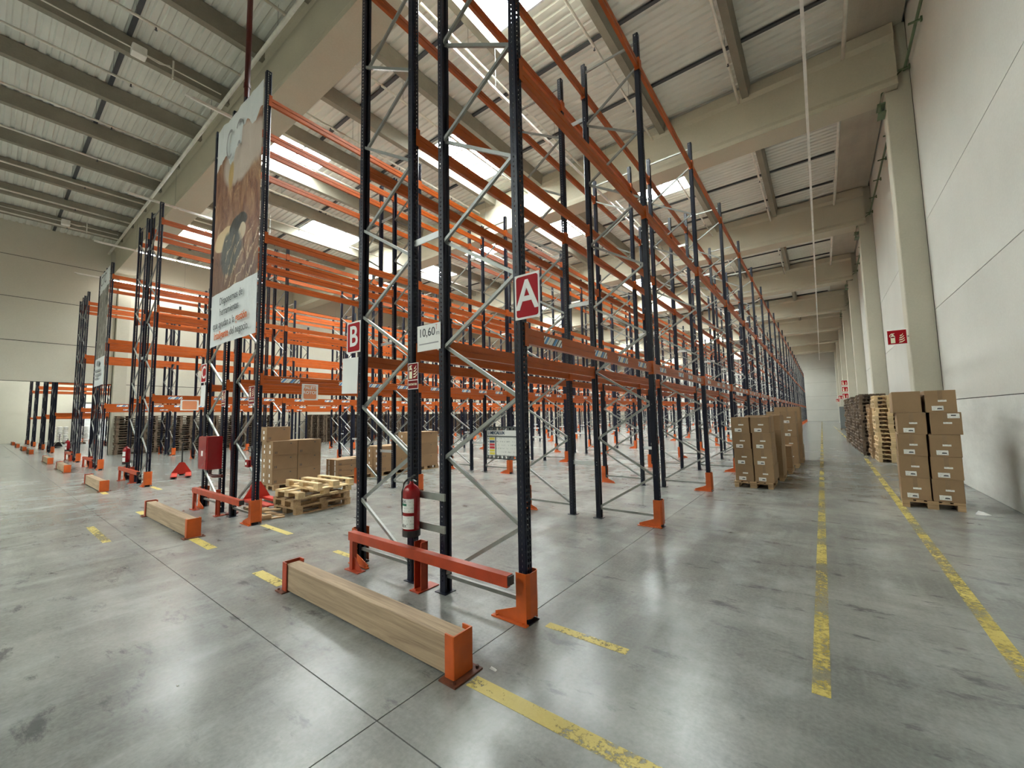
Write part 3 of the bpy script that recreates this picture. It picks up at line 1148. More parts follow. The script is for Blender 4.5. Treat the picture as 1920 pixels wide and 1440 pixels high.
def ext_icon(parent, cx, cz, s, y, mat='signcream'):
    b = MB()
    b.prism([(-.16 * s, -.5 * s), (.16 * s, -.5 * s), (.16 * s, .18 * s), (.08 * s, .28 * s), (.05 * s, .40 * s), (-.05 * s, .40 * s), (-.08 * s, .28 * s), (-.16 * s, .18 * s)], y - .0012, y - .0002, 'y')
    b.prism([(-.10 * s, .36 * s), (.14 * s, .42 * s), (.14 * s, .48 * s), (-.10 * s, .46 * s), (-.24 * s, .30 * s), (-.24 * s, .12 * s), (-.20 * s, .12 * s), (-.19 * s, .27 * s)], y - .0012, y - .0002, 'y')
    obj('extinguisher_symbol', b.mesh('extinguisher_symbol', mat), parent, (cx, 0, cz))
    obj('symbol_window', MB().box(-.13 * s, .13 * s, y - .0022, y - .0014, .02 * s, .14 * s).mesh('symbol_window', 'maroon'), parent, (cx, 0, cz))


def flame_icon(parent, cx, cz, s, y, mat='signcream'):
    b = MB()
    for k in range(4):
        z = -.42 * s + k * .23 * s
        w = (1.0, .95, .8, .55)[k]
        b.prism([(-.22 * s * w, z), (.02 * s, z + .02 * s), (.24 * s * w, z + .20 * s), (.26 * s * w, z + .30 * s), (.02 * s, z + .13 * s), (-.16 * s * w, z + .12 * s)], y - .0012, y - .0002, 'y')
    obj('flame_symbol', b.mesh('flame_symbol', mat), parent, (cx, 0, cz))


def extintor_sign(x0, x1, z0, z1, y, label):
    e, hw, hh, f = sign_board('extinguisher_sign', x0, x1, z0, z1, y, label, group='small dark red extinguisher signs')
    obj('red_field', MB().box(-hw * .92, hw * .92, f - .001, f - .0002, -hh * .28, hh * .95).mesh('red_field', 'maroon'), e)
    obj('red_field', MB().box(-hw * .92, hw * .92, f - .001, f - .0002, -hh * .95, -hh * .34).mesh('red_field', 'maroon'), e)
    ext_icon(e, -hw * .42, hh * .34, hh * 1.05, f - .0012)
    flame_icon(e, hw * .42, hh * .26, hh * .95, f - .0012)
    obj('lettering', text_mesh('EXTINTOR', hw * .36, 'signcream', .0006, xscale=.88), e, (0, f - .003, -hh * .64))


extintor_sign(-3.78, -3.60, 2.145, 2.445, 2.985, 'dark red EXTINTOR sign on the middle upright of nearest row')
extintor_sign(-8.39, -8.13, 2.13, 2.46, 3.0, 'dark red extinguisher sign on right upright of the second row')
extintor_sign(-9.72, -9.51, 2.13, 2.45, 2.985, 'dark red extinguisher sign beside the red riser pipe')

e, hw, hh, f = sign_board('wall_extinguisher_sign', 1.59, 2.01, 3.62, 4.04, 15.46, 'red extinguisher and flames sign projecting from the nearest wall column')
obj('red_field', MB().box(-hw * .93, hw * .93, f - .001, f - .0002, -hh * .92, hh * .92).mesh('red_field', 'signred'), e)
ext_icon(e, -hw * .42, -.02, hh * 1.35, f - .0012)
flame_icon(e, hw * .42, -.05, hh * 1.25, f - .0012)
obj('mounting_bracket', MB().box(hw * .7, hw * 1.15, .002, .03, -.02, .02).mesh('mounting_bracket', 'galv'), e)
for n, (y, z) in enumerate(((48.0, 4.35), (48.0, 3.75), (48.0, 3.15), (58.7, 3.3), (69.5, 3.2))):
    pos = ('uppermost of three on the far column', 'middle of three on the far column', 'lowest of three on the far column', 'single sign on the next farther column', 'single sign on the farthest column')[n]
    e, hw, hh, f = sign_board('wall_extinguisher_sign', 1.55, 2.02, z - .23, z + .23, y - .30, 'tiny red fire sign, ' + pos)
    obj('red_field', MB().box(-hw * .9, hw * .9, f - .001, f - .0002, -hh * .9, hh * .9).mesh('red_field', 'signred'), e)
    ext_icon(e, -hw * .42, -.02, hh * 1.3, f - .0012)
    flame_icon(e, hw * .42, -.05, hh * 1.2, f - .0012)


def beam_sign(x, y0, y1, z0, z1, label, words):
    e = empty('orange_notice', (x, (y0 + y1) / 2, (z0 + z1) / 2), PI / 2, label=label, cat='sign', group='orange notices hung on beams')
    hw, hh = (y1 - y0) / 2, (z1 - z0) / 2
    obj('board', MB().box(-hw, hw, -.002, .002, -hh, hh).mesh('board', 'paper'), e)
    obj('orange_field', MB().prism(rounded(hw * .80, hh * .84, .03), -.0035, -.0022, 'y').mesh('orange_field', 'orangesign'), e)
    for n, wd in enumerate(words):
        obj('lettering', text_mesh(wd, .085, 'paper', .002), e, (0, -.005, .085 - .095 * n))


beam_sign(-8.055, 3.80, 4.12, 2.215, 2.535, 'orange PALETS ROTOS notice on the second row lower beam', ('PALETS', 'ROTOS'))
beam_sign(-15.60, 3.72, 4.18, 2.20, 2.52, 'small pale orange notice on the third row lower beam', ())

# rack load placard
e = empty('load_placard', (-2.46, 3.135, 1.56), label='grey MECALUX rack load board hung behind the nearest upright', cat='placard')
b = MB()
b.box(-.26, .26, -.006, .006, -.13, .12)
for zz in (-.165, .12):
    for k in range(11):
        x = -.26 + k * .052
        b.box(x, x + .026 if k < 10 else .26, -.006, .006, zz, zz + .035)
b.box(-.26, .26, -.006, .006, .143, .155)
b.box(-.26, .26, -.006, .006, -.165, -.153)
obj('board', b.mesh('board', 'greyplate'), e)
obj('header_strip', MB().box(-.245, .25, -.0075, -.0062, .065, .118).mesh('header_strip', 'paper'), e)
obj('lettering', text_mesh('MECALUX', .040, 'blueink', .0012, 'LEFT'), e, (-.205, -.009, .092))
lg = MB()
lg.prism([(.012 * math.cos(a) * .8, .017 * math.sin(a)) for a in [2 * PI * k / 12 for k in range(12)]], -.0085, -.0077, 'y')
obj('logo_mark', lg.mesh('logo_mark', 'blueink'), e, (-.226, 0, .092))
obj('logo_gap', MB().box(-.003, .003, -.0095, -.0087, -.008, .012).mesh('logo_gap', 'paper'), e, (-.226, 0, .092))
obj('notice_panel', MB().box(-.245, -.145, -.0075, -.0062, -.125, .050).mesh('notice_panel', 'paper'), e)
for n, c in enumerate(('labyellow', 'blueink', 'labred', 'labred', 'labyellow', 'labyellow')):
    z = .050 - .0145 - n * .029
    obj('colour_row', MB().box(-.215, -.15, -.0088, -.0077, z - .011, z + .011).mesh('colour_row', c), e)
    obj('row_mark', MB().box(-.238, -.224, -.0088, -.0077, z - .006, z + .006).mesh('row_mark', 'greyink'), e)
obj('data_panel', MB().box(-.13, .25, -.0075, -.0062, -.125, .050).mesh('data_panel', 'label'), e)


# banners
def banner(name, x0, x1, z0, z1, y, mat, label, seed, amp):
    rnd = random.Random(seed)
    e = empty(name, ((x0 + x1) / 2, y, z0), label=label, cat='banner', group='printed banners on rack ends')
    nx, nz = 28, 56
    b = MB()
    ph = [rnd.uniform(0, 6.28) for _ in range(6)]

    def P(i, k, off):
        u, v = i / nx, k / nz
        x = x0 + (x1 - x0) * u
        z = z0 + (z1 - z0) * v
        edge = min(1, 6 * u, 6 * (1 - u))
        w = math.sin(u * 9 + v * 5 + ph[0]) * .5 + math.sin(u * 4 - v * 14 + ph[1]) * .35 + math.sin(u * 19 + v * 3 + ph[2]) * .35 + math.sin((u - .45) * 30 * (.4 + v)) * .4 * max(0, v - .55)
        return (x - (x0 + x1) / 2, -abs(amp * edge * w) + off, z - z0 - .03 * math.sin(u * PI) * (v > .98))
    for off in (0, .004):
        base = len(b.v)
        for k in range(nz + 1):
            for i in range(nx + 1):
                b.v.append(P(i, k, off))
        for k in range(nz):
            for i in range(nx):
                a = base + k * (nx + 1) + i
                q = (a, a + 1, a + nx + 2, a + nx + 1)
                b.f.append(q if off == 0 else q[::-1])
                b.m.append(0)
    me = b.mesh('sheet', mat, smooth=True)
    obj('sheet', me, e)
    return e


e = banner('printed_banner', -10.60, -8.17, 3.44, 8.42, 2.995, 'ban1', 'tall banner with brown picture and Spanish text on second row', 3, .028)
for body, mt_, bold, al, x, z in (('Disponemos de', 'ink', -.0005, 'CENTER', .06, 4.33), ('herramientas', 'ink', -.0005, 'CENTER', -.02, 4.10),
                                  ('que ayudan a la', 'ink', -.0005, 'RIGHT', .30, 3.85), ('gestión', 'orangeink', .004, 'LEFT', .36, 3.85),
                                  ('inteligente', 'orangeink', .004, 'RIGHT', .0, 3.62), ('del negocio.', 'ink', -.0005, 'LEFT', .07, 3.62)):
    obj('lettering', text_mesh(body, .225, mt_, bold, al, xscale=.86), e, (x, -.05, z - 3.44))
# broken-up logo arcs at the top of the banner
lg = MB()
for (cx, cz, r, a0, a1) in ((-.28, 4.28, .26, 60, 300), (.22, 4.28, .26, 40, 140), (.22, 4.02, .10, 20, 160)):
    pts_o, pts_i = [], []
    for k in range(13):
        a = math.radians(a0 + (a1 - a0) * k / 12)
        pts_o.append((cx + r * math.cos(a) * .8, cz + r * 1.25 * math.sin(a)))
        pts_i.append((cx + (r - .05) * math.cos(a) * .8, cz + (r - .05) * 1.25 * math.sin(a)))
    lg.prism(pts_o + pts_i[::-1], -.056, -.054, 'y')
obj('logo_print', lg.mesh('logo_print', 'greyink'), e)

e = banner('printed_banner', -25.42, -23.28, 3.46, 8.46, 2.995, 'ban2', 'narrow distant banner with grey picture on fourth row', 9, .02)
obj('lettering', text_mesh('CTC', .62, 'ink', .0), e, (.1, -.05, 4.55))
obj('fine_print', MB().box(-.75, .75, -.052, -.05, .60, .68).box(-.75, .75, -.052, -.05, .42, .50).box(-.75, .3, -.052, -.05, .28, .34).mesh('fine_print', 'greyink'), e)
lg = MB()
lg.prism([(.32 * math.cos(2 * PI * k / 20), .94 + .12 * math.sin(2 * PI * k / 20)) for k in range(20)] , -.052, -.05, 'y')
obj('logo_print', lg.mesh('logo_print', 'greyink'), e)


# ------------------------------------------------------------------ fire equipment
def extinguisher(loc, label, rz=0.0, s=1.0):
    e = empty('fire_extinguisher', loc, rz, label=label, cat='fire extinguisher', group='red fire extinguishers on rack ends')
    r = .093
    pr = [(.06, .0), (r, .02), (r, .42), (r * .93, .455), (r * .72, .49), (.032, .515), (.022, .53), (.022, .55)]
    obj('cylinder', MB().lathe(pr, n=28).mesh('cylinder', 'extred', True), e)
    obj('base_ring', MB().lathe([(r + .004, -.03), (r + .004, .035), (r, .036), (.03, -.02)], n=28).mesh('base_ring', 'black'), e)
    v = MB()
    v.box(-.02, .02, -.02, .02, .545, .585)
    v.bar((-.02, 0, .575), (.09, -.01, .545), .02, .012)
    v.bar((-.01, 0, .588), (.075, -.01, .625), .02, .012)
    v.tube([(-.02, 0, .57), (-.06, 0, .565)], .013, 8)
    obj('valve', v.mesh('valve', 'black'), e)
    h = MB()
    h.tube([(-.05, -.01, .565), (-.10, -.02, .52), (-.125, -.03, .42), (-.125, -.03, .28), (-.11, -.03, .16), (-.098, -.03, .06), (-.098, -.03, -.02)], .0105, 8)
    obj('hose', h.mesh('hose', 'black', True), e)
    for za, zb in ((.225, .37), (.055, .19)):
        lb = MB()
        ring0, ring1 = [], []
        for k in range(11):
            a = math.radians(-136 + 112 * k / 10)
            ring0.append(((r + .0015) * math.cos(a), (r + .0015) * math.sin(a), za))
            ring1.append(((r + .0015) * math.cos(a), (r + .0015) * math.sin(a), zb))
        lb.loft([ring0, ring1], closed=False, caps=False)
        obj('sticker', lb.mesh('sticker', 'label'), e)
    def curved(body, size, mat, a_mid, z):
        me = text_mesh(body, size, mat, .001, extrude=.0004)
        for vv in me.vertices:
            a = math.radians(a_mid) + vv.co.x / r
            rr = r + .003 - vv.co.y
            vv.co.x, vv.co.y = rr * math.cos(a), rr * math.sin(a)
        return me
    obj('lettering', curved('REX', .042, 'ink', -100, 0), e, (0, 0, .342))
    obj('lettering', curved('-REX', .040, 'ink', -100, 0), e, (0, 0, .085))
    gb = MB()
    ring0, ring1 = [], []
    for k in range(8):
        a = math.radians(-132 + 60 * k / 7)
        ring0.append(((r + .0025) * math.cos(a), (r + .0025) * math.sin(a), .295))
        ring1.append(((r + .0025) * math.cos(a), (r + .0025) * math.sin(a), .320))
    gb.loft([ring0, ring1], closed=False, caps=False)
    obj('green_band', gb.mesh('green_band', 'green'), e)
    for z in (.03, .36):
        br = MB()
        br.box(.03, .40, .075, .087, z, z + .075)
        br.box(.385, .44, .07, .09, z, z + .075)
        obj('wall_bracket', br.mesh('wall_bracket', 'galv'), e)
    return e


extinguisher((-3.615, 2.905, .585), 'red fire extinguisher with white stickers on nearest rack row')
extinguisher((-17.62, 2.90, .58), 'red fire extinguisher on the third rack row end')
extinguisher((-31.6, 2.90, .50), 'small distant fire extinguisher on the fifth rack row end')

# riser pipe and alarm cabinet in the second row
rz_ = MB().tube([(0, 0, .02), (0, 0, 12.9)], .055, 12)
rz_.tube([(0, 0, 0), (0, 0, .03)], .11, 12)
for z in (3.2, 6.0, 9.0, 11.6):
    rz_.tube([(0, 0, z), (0, 0, z + .09)], .068, 12)
e = empty('sprinkler_riser', (-9.43, 3.14, 0), label='dark red sprinkler riser pipe rising through the second rack row', cat='pipe')
obj('pipe', rz_.mesh('pipe', 'redpipe', False), e)

e = empty('fire_cabinet', (-9.72, 2.82, .90), label='red metal fire cabinet on the end of the second row', cat='fire cabinet')
obj('body', MB().bevbox(-.24, .24, -.12, .14, 0, .64, .012).mesh('body', 'extred'), e)
obj('door', MB().box(-.22, .22, -.128, -.12, .02, .62).mesh('door', 'extred'), e)
obj('door_print', MB().box(-.05, .05, -.131, -.129, .26, .36).mesh('door_print', 'label'), e)
obj('side_sticker', MB().box(-.25, -.242, -.05, .05, .32, .60).mesh('side_sticker', 'paper'), e)
obj('supply_pipe', MB().tube([(-.02, .02, .01), (-.02, .02, -.12), (.10, .04, -.14), (.26, .14, -.14)], .032, 8).mesh('supply_pipe', 'redpipe'), e)
e = empty('call_point', (-8.28, 2.985, 1.00), label='small square red alarm call point on second row right upright', cat='alarm button')
obj('housing', MB().bevbox(-.065, .065, -.03, .03, 0, .13, .01).mesh('housing', 'extred'), e)
obj('push_window', MB().box(-.035, .015, -.034, -.03, .04, .085).mesh('push_window', 'paper'), e)


# ------------------------------------------------------------------ ceiling services
def led_trunk(x, y0, y1, lit, label):
    z = 10.6
    e = empty('lighting_trunk', (x, y0, z), label=label, cat='lamp', group='suspended lighting trunks over the aisles')
    obj('rail', MB().box(-.035, .035, 0, y1 - y0, 0, .05).mesh('rail', 'led_body'), e)
    w = MB()
    y = 1.5
    while y < min(y1 - y0, 45):
        zt = ROOF - z
        w.tube([(0, y, .05), (0, y, zt)], .004, 4)
        y += 3.6
    obj('suspension_wire', w.mesh('suspension_wire', 'galv'), e)
    k = 0
    y = .1
    while y < y1 - y0 - 1.5 and k < 26:
        on = k in lit
        obj('tube', MB().box(-.03, .03, y, y + 1.45, -.025, 0).mesh('tube', 'led_on' if on else 'led_body'), e)
        y += 3.3 if k > 4 else 1.55
        k += 1


led_trunk(.215, 2.9, 88, (), 'long white lighting trunk running over the right aisle')
led_trunk(-6.45, 2.9, 88, (), 'white lighting trunk over the aisle between first and second rows')
led_trunk(-13.05, 2.9, 88, (), 'white lighting trunk over the aisle left of the brown banner')
led_trunk(-20.5, 2.9, 88, (4, 5), 'white lighting trunk over the aisle left of the third row')
led_trunk(-27.25, 2.9, 88, (1, 2), 'partly lit lighting trunk over the aisle right of the fifth row')
led_trunk(-33.9, 2.9, 60, (1, 2, 3, 5), 'partly lit lighting trunk along the cream left wall')


def pipe_run(pts, r, label, mat='pipe', heads=None, group='white sprinkler pipes under the roof'):
    e = empty('sprinkler_pipe', pts[0], label=label, cat='pipe', group=group)
    p0 = Vector(pts[0])
    obj('pipe', MB().tube([tuple(Vector(p) - p0) for p in pts], r, 8).mesh('pipe', mat, True), e)
    if heads:
        a, b2 = Vector(pts[0]), Vector(pts[1])
        n = int((b2 - a).length / heads)
        hm = cached('head', lambda: MB().tube([(0, 0, 0), (0, 0, -.10)], .018, 6).lathe([(.03, -.10), (.035, -.108), (.01, -.112)], n=8).mesh('sprinkler_head', 'darkgrey'))
        for k in range(min(n, 8)):
            obj('sprinkler_head', hm, e, tuple((b2 - a).normalized() * heads * (k + .5)))
    a, b2 = Vector(pts[0]), Vector(pts[1])
    n = max(2, int((b2 - a).length / 4.7))
    hr = cached('hanger', lambda: MB().tube([(0, 0, 0), (0, 0, ROOF - 12.3 + .02)], .006, 5).mesh('pipe_hanger', 'galv'))
    for k in range(n):
        obj('pipe_hanger', hr, e, tuple((b2 - a) * ((k + .5) / n)))


PX = [-1.58, -4.50, -7.42, -10.38, -13.37, -16.3, -19.3, -22.15, -25.2, -28.2, -31.2]
for n, x in enumerate(PX):
    for a, c, bay in ((-5.2, 4.26, 'front'), (5.6, 15.1, 'second'), (16.4, 25.9, 'third'), (27.2, 36.7, 'fourth')):
        if bay == 'fourth' and n > 3:
            continue
        pipe_run([(x, a, 12.3), (x, c, 12.3)], .038, 'thin white sprinkler branch pipe under the %s roof bay, %s from the right wall' % (bay, ordinal(n + 1)), heads=3.0)
pipe_run([(2.0, 4.33, 12.3), (WALL_L + .3, 4.33, 12.3)], .06, 'thick white sprinkler main running along the nearest concrete girder')
for a, c, bay in ((5.6, 15.1, 'second'), (16.4, 25.9, 'third'), (27.2, 36.7, 'fourth')):
    pipe_run([(1.17, a, 12.3), (1.17, c, 12.3)], .05, 'pale pipe beside the concrete roof planks in the %s bay' % bay)

for n, x in enumerate((-14.87, -30.9)):
    e = empty('junction_box', (x, 2.22, 12.42), label='white box with bracket under the front roof bay, %s' % ('near the red riser' if n == 0 else 'above the cream wall side'), cat='junction box')
    obj('housing', MB().bevbox(-.14, .14, -.16, .16, -.14, .12, .02).mesh('housing', 'led_body'), e)
    obj('cable', MB().tube([(0, .16, 0), (0, .45, -.03), (0, .7, .06)], .02, 6).mesh('cable', 'pipe'), e)
    obj('bracket_bar', MB().box(-.02, .02, .75, .79, -.28, .28).mesh('bracket_bar', 'pipe'), e)
    obj('conduit', MB().tube([(0, -2.2, .02), (0, 2.0, .02)], .018, 6).mesh('conduit', 'pipe'), e)

# conduit and brackets along the right wall
e = empty('wall_conduit', (WALL_R - .10, 6, 11.5), label='green conduit on small brackets along the top of the right wall', cat='conduit')
obj('conduit', MB().tube([(0, 0, 0), (0, 62, 0)], .035, 8).mesh('conduit', 'greenpipe'), e)
for k in range(36):
    obj('bracket', cached('brk', lambda: MB().box(-.16, .10, -.025, .025, -.06, -.03).box(.06, .10, -.03, .03, -.10, .02).mesh('bracket', 'greenpipe')), e, (0, .65 + 1.75 * k, 0))
for n, gy in enumerate(GIRDERS[2:6]):
    e = empty('camera_bracket', (1.93, gy - .05, 10.72), label='small green bracket at the head of a wall column, %s along the aisle' % ordinal(n + 1), cat='bracket', group='green brackets on column heads')
    obj('arm', MB().box(-.06, .12, -.20, .20, .0, .04).box(-.06, .12, -.20, .20, -.26, -.22).box(-.02, .02, -.15, .15, -.22, 0).mesh('arm', 'greenpipe'), e)
    obj('cable', MB().tube([(0, -.1, .04), (.05, -.2, .30), (.25, -.25, .55), (.55, -.3, .78)], .02, 6).mesh('cable', 'greenpipe'), e)


# ------------------------------------------------------------------ pallets
def pallet_pieces():
    """EUR pallet 0.8 (X) x 1.2 (Y) x 0.144, origin at the base centre"""
    P = {'top_board': [], 'stringer': [], 'block': [], 'bottom_board': []}
    for x, w in ((-.3275, .145), (-.165, .10), (0, .145), (.165, .10), (.3275, .145)):
        P['top_board'].append((x - w / 2, x + w / 2, -.6, .6, .122, .144))
    for y in (-.5275, 0, .5275):
        P['stringer'].append((-.4, .4, y - .0725, y + .0725, .100, .122))
        for x, w in ((-.35, .10), (0, .145), (.35, .10)):
            P['block'].append((x - w / 2, x + w / 2, y - .0725, y + .0725, .022, .100))
    for x, w in ((-.35, .10), (0, .145), (.35, .10)):
        P['bottom_board'].append((x - w / 2, x + w / 2, -.6, .6, 0, .022))
    return P


PP = pallet_pieces()


def pallet_single(mat):
    b = MB()
    for L_ in PP.values():
        for q in L_:
            b.box(*q)
    return b.mesh('pallet', mat)


PAL = {k: pallet_single(k) for k in ('wood_new', 'wood_mid', 'wood_old')}
PALPART = {}


def pallet(loc, rz, label, mat='wood_mid', drop=(), flip=False, group=None, ry=0.0):
    e = empty('wooden_pallet', loc, rz, label=label, cat='pallet', group=group)
    if flip:
        e.rotation_euler = (PI, ry, rz)
        e.location.z += .144
    elif ry:
        e.rotation_euler = (0, ry, rz)
    for nm, L_ in PP.items():
        for i, q in enumerate(L_):
            if (nm, i) in drop:
                continue
            cx, cy, cz = (q[0] + q[1]) / 2, (q[2] + q[3]) / 2, q[4]
            sx, sy, sz = q[1] - q[0], q[3] - q[2], q[5] - q[4]
            me = cached(('pp', mat, round(sx, 3), round(sy, 3), round(sz, 3)), lambda: MB().box(-sx / 2, sx / 2, -sy / 2, sy / 2, 0, sz).mesh(nm, mat))
            obj(nm, me, e, (cx, cy, cz))
    return e


def stack(x, y, n, mat, label_fn, jit=.015, rz=0.0, seed=0, group=None):
    rnd = random.Random(seed)
    for k in range(n):
        obj('wooden_pallet', PAL[mat], None, (x + rnd.uniform(-jit, jit), y + rnd.uniform(-jit, jit), .144 * k + .001 * k), rz + rnd.uniform(-.02, .02),
            label=label_fn(k), cat='pallet', group=group)


stack(1.88, 19.72, 16, 'wood_new', lambda k: 'pale new pallet, %s from the floor in the light stack by right wall' % ordinal(k + 1), .02, 0, 1, 'pale pallets stacked by the right wall')
stack(1.80, 21.02, 14, 'wood_mid', lambda k: 'brown pallet, %s from the floor in the stack just behind the light one' % ordinal(k + 1), .02, 0, 2, 'brown pallets stacked by the right wall')
for s in range(8):
    stack(1.62 - .02 * s, 22.38 + 1.29 * s, 16 + (s * 7) % 2 if s else 17, 'wood_old',
          lambda k, s=s: 'dark weathered pallet, %s from the floor, %s dark stack along the right wall' % (ordinal(k + 1), ordinal(s + 1)), .03, 0, 10 + s, 'dark pallets stacked along the right wall, stack %s' % ordinal(s + 1))
for s in range(7):
    stack(-34.02, 5.60 + 1.26 * s, 16, 'wood_old',
          lambda k, s=s: 'dark weathered pallet, %s from the floor, %s stack along the cream wall' % (ordinal(k + 1), ordinal(s + 1)), .03, 0, 30 + s, 'dark pallets along the cream wall, stack %s' % ordinal(s + 1))
# the farther stacks along the cream wall as one
fb = MB()
rnd = random.Random(5)
for s in range(19):
    for k in range(16):
        ox, oy, oz = -34.0 + rnd.uniform(-.03, .03), 17.25 + 1.26 * s + rnd.uniform(-.03, .03), .145 * k
        for L_ in PP.values():
            for q in L_:
                fb.box(q[0] + ox, q[1] + ox, q[2] + oy, q[3] + oy, q[4] + oz, q[5] + oz)
o = obj('distant_pallet_stacks', fb.mesh('distant_pallet_stacks', 'wood_old'), None, label='long bank of far dark pallet stacks against the cream wall', cat='pallets', kind='stuff')


# ------------------------------------------------------------------ cartons
def carton(loc, dims, rz, label, face='-y', group=None, labels=True, tape=True, arrows=False):
    w, d, h = dims
    e = empty('cardboard_carton', loc, rz, label=label, cat='carton', group=group)
    me = cached(('carton', dims), lambda: MB().bevbox(-w / 2, w / 2, -d / 2, d / 2, 0, h, .006).mesh('carton_body', 'card'))
    obj('carton_body', me, e)
    if tape:
        me = cached(('tape', dims), lambda: MB().box(-.03, .03, -d / 2 - .001, d / 2 + .001, h - .003, h + .0012).box(-.03, .03, -d / 2 - .0015, -d / 2, h * .58, h).mesh('packing_tape', 'tape'))
        obj('packing_tape', me, e)
    if labels:
        f = -d / 2 - .0015
        a = cached(('lb', 1), lambda: MB().box(-.055, .055, -.0008, .0008, -.016, .016).mesh('address_label', 'label'))
        b = cached(('lb', 2), lambda: MB().box(-.075, .075, -.0008, .0008, -.042, .042).mesh('shipping_label', 'label'))
        obj('address_label', a, e, (.02, f, h * .52))
        obj('shipping_label', b, e, (-.045 if not label.startswith('upside') else .1, f, h * .19 if not label.startswith('upside') else h * .84))
        obj('barcode_block', cached(('lb', 3), lambda: MB().box(-.03, .03, -.0004, .0004, -.011, .011).mesh('barcode_block', 'ink')), e, (-.02 if not label.startswith('upside') else .1, f - .0012, h * .17 if not label.startswith('upside') else h * .86))
    if arrows:
        f = w / 2 + .0012
        for yy in (-d * .40, -d * .34):
            obj('arrow_print', cached('arr', lambda: MB().box(-.0006, .0006, -.008, .008, -.03, .03).mesh('arrow_print', 'ink')), e, (f, yy, h * .2))
        obj('carton_mark', cached('cmark', lambda: MB().box(-.0006, .0006, -.018, .018, -.012, .012).mesh('carton_mark', 'ink')), e, (f, d * .22, h * .8))
        f = -d / 2 - .0012
        for zz in (.22, .62):
            obj('end_label', cached('endl', lambda: MB().box(-.03, .03, -.0006, .0006, -.04, .04).mesh('end_label', 'paper')), e, (0, f, h * zz))
    return e


rnd = random.Random(11)
# pallet of cartons beside the right wall
RA = -.085


def turn(x, y):
    dx, dy = x - 1.09, y - 10.58
    return 1.09 + dx * math.cos(RA) - dy * math.sin(RA), 10.58 + dx * math.sin(RA) + dy * math.cos(RA)


pallet((*turn(1.49, 11.18), 0), RA, 'wooden pallet under the tall cartons beside the right wall', 'wood_mid')
for k in range(5):
    for c in range(2):
        for d in range(2):
            lab = '%s cardboard carton, %s column, %s layer up, %s row on the right wall pallet' % ('plain' if (k == 4 and c == 0 and d == 0) else ('upside-down' if (k == 3 and c == 1 and d == 0) else 'labelled'),
                   ('left', 'right')[c], ordinal(k + 1), ('front', 'back')[d])
            plain = (k == 4 and c == 0) or d == 1
            if k == 3 and c == 1 and d == 0:
                lab = 'upside-down labelled carton, right column, fourth layer on the right wall pallet'
            ox = .008 * k + rnd.uniform(-.006, .006) + (-.055 if (k == 4 and c == 0) else (-.03 if k == 4 else (.03 if (k == 3 and c == 1) else 0)))
            carton((*turn(1.49 + (-.207 + .420 * c) + ox, 10.885 + .595 * d + rnd.uniform(-.005, .005)), .145 + .400 * k), (.395, .575, .398), RA + rnd.uniform(-.012, .012) + (.03 if k == 4 else 0),
                   lab, group='cartons on the right wall pallet', labels=not plain, tape=not plain)
# scrap of paper beside that pallet
sc = MB()
sc.loft([[(-.09, -.05, .002), (.02, -.07, .002), (.10, -.01, .002), (.04, .06, .002), (-.07, .05, .002)], [(-.06, -.02, .05), (.0, -.04, .03), (.05, .0, .02), (.02, .03, .04), (-.04, .03, .055)]])
obj('paper_scrap', sc.mesh('paper_scrap', 'paper'), None, (2.06, 10.45, 0), label='crumpled white paper scrap at the right wall pallet corner', cat='litter')
sc2 = MB().loft([[(-.03, -.01, .001), (.03, -.012, .001), (.03, .01, .001), (-.03, .012, .001)], [(-.02, -.004, .012), (.02, -.006, .008), (.02, .006, .01), (-.02, .006, .014)]])
obj('paper_scrap', sc2.mesh('paper_scrap', 'paper'), None, (-2.00, 2.34, 0), label='tiny white paper tag behind the nearest timber bumper end', cat='litter')
sc3 = MB().loft([[(-.012, -.006, .001), (.012, -.006, .001), (.010, .008, .001), (-.01, .006, .001)], [(-.006, -.003, .006), (.006, -.003, .008), (.005, .004, .006), (-.005, .003, .007)]])
obj('paper_scrap', sc3.mesh('paper_scrap', 'paper'), None, (-3.66, .93, 0), label='tiny white speck of paper alone on the foreground floor', cat='litter')

# row of carton pallets on the left of the right aisle
pallet((-1.42, 11.95, 0), 0.0, 'wooden pallet under the nearest labelled cartons in the aisle', 'wood_mid')
for k in range(4):
    for c in range(2):
        for d in range(2):
            carton((-1.42 + (-.205 + .415 * c) + rnd.uniform(-.006, .006) + .012 * (3 - k), 11.65 + .595 * d, .145 + .388 * k), (.390, .570, .386), rnd.uniform(-.012, .012),
                   '%s carton, %s column, %s layer up, %s row on nearest aisle pallet' % ('labelled' if d == 0 else 'plain', ('left', 'right')[c], ordinal(k + 1), ('front', 'back')[d]),
                   group='cartons on the nearest aisle pallet', labels=(d == 0))
pallet((-1.30, 13.40, 0), 0.0, 'wooden pallet under the plain second carton stack in the aisle', 'wood_mid')
for k in range(4):
    for c in range(2):
        for d in range(2):
            carton((-1.30 + (-.20 + .405 * c), 13.09 + .62 * d, .145 + .395 * k), (.395, .59, .393), rnd.uniform(-.015, .015),
                   'plain carton, %s column, %s layer up, %s row on second aisle pallet' % (('left', 'right')[c], ordinal(k + 1), ('front', 'back')[d]),
                   group='cartons on the second aisle pallet', labels=False)
pallet((-1.20, 15.0, 0), 0.0, 'wooden pallet with low cartons, third in the aisle line', 'wood_mid')
for k in range(2):
    for c in range(2):
        carton((-1.20 + (-.22 + .44 * c), 14.75, .145 + .33 * k), (.39, .5, .328), rnd.uniform(-.03, .03), 'small carton, %s column, %s layer on the low third aisle pallet' % (('left', 'right')[c], ordinal(k + 1)), group='low cartons on the third aisle pallet', labels=False)
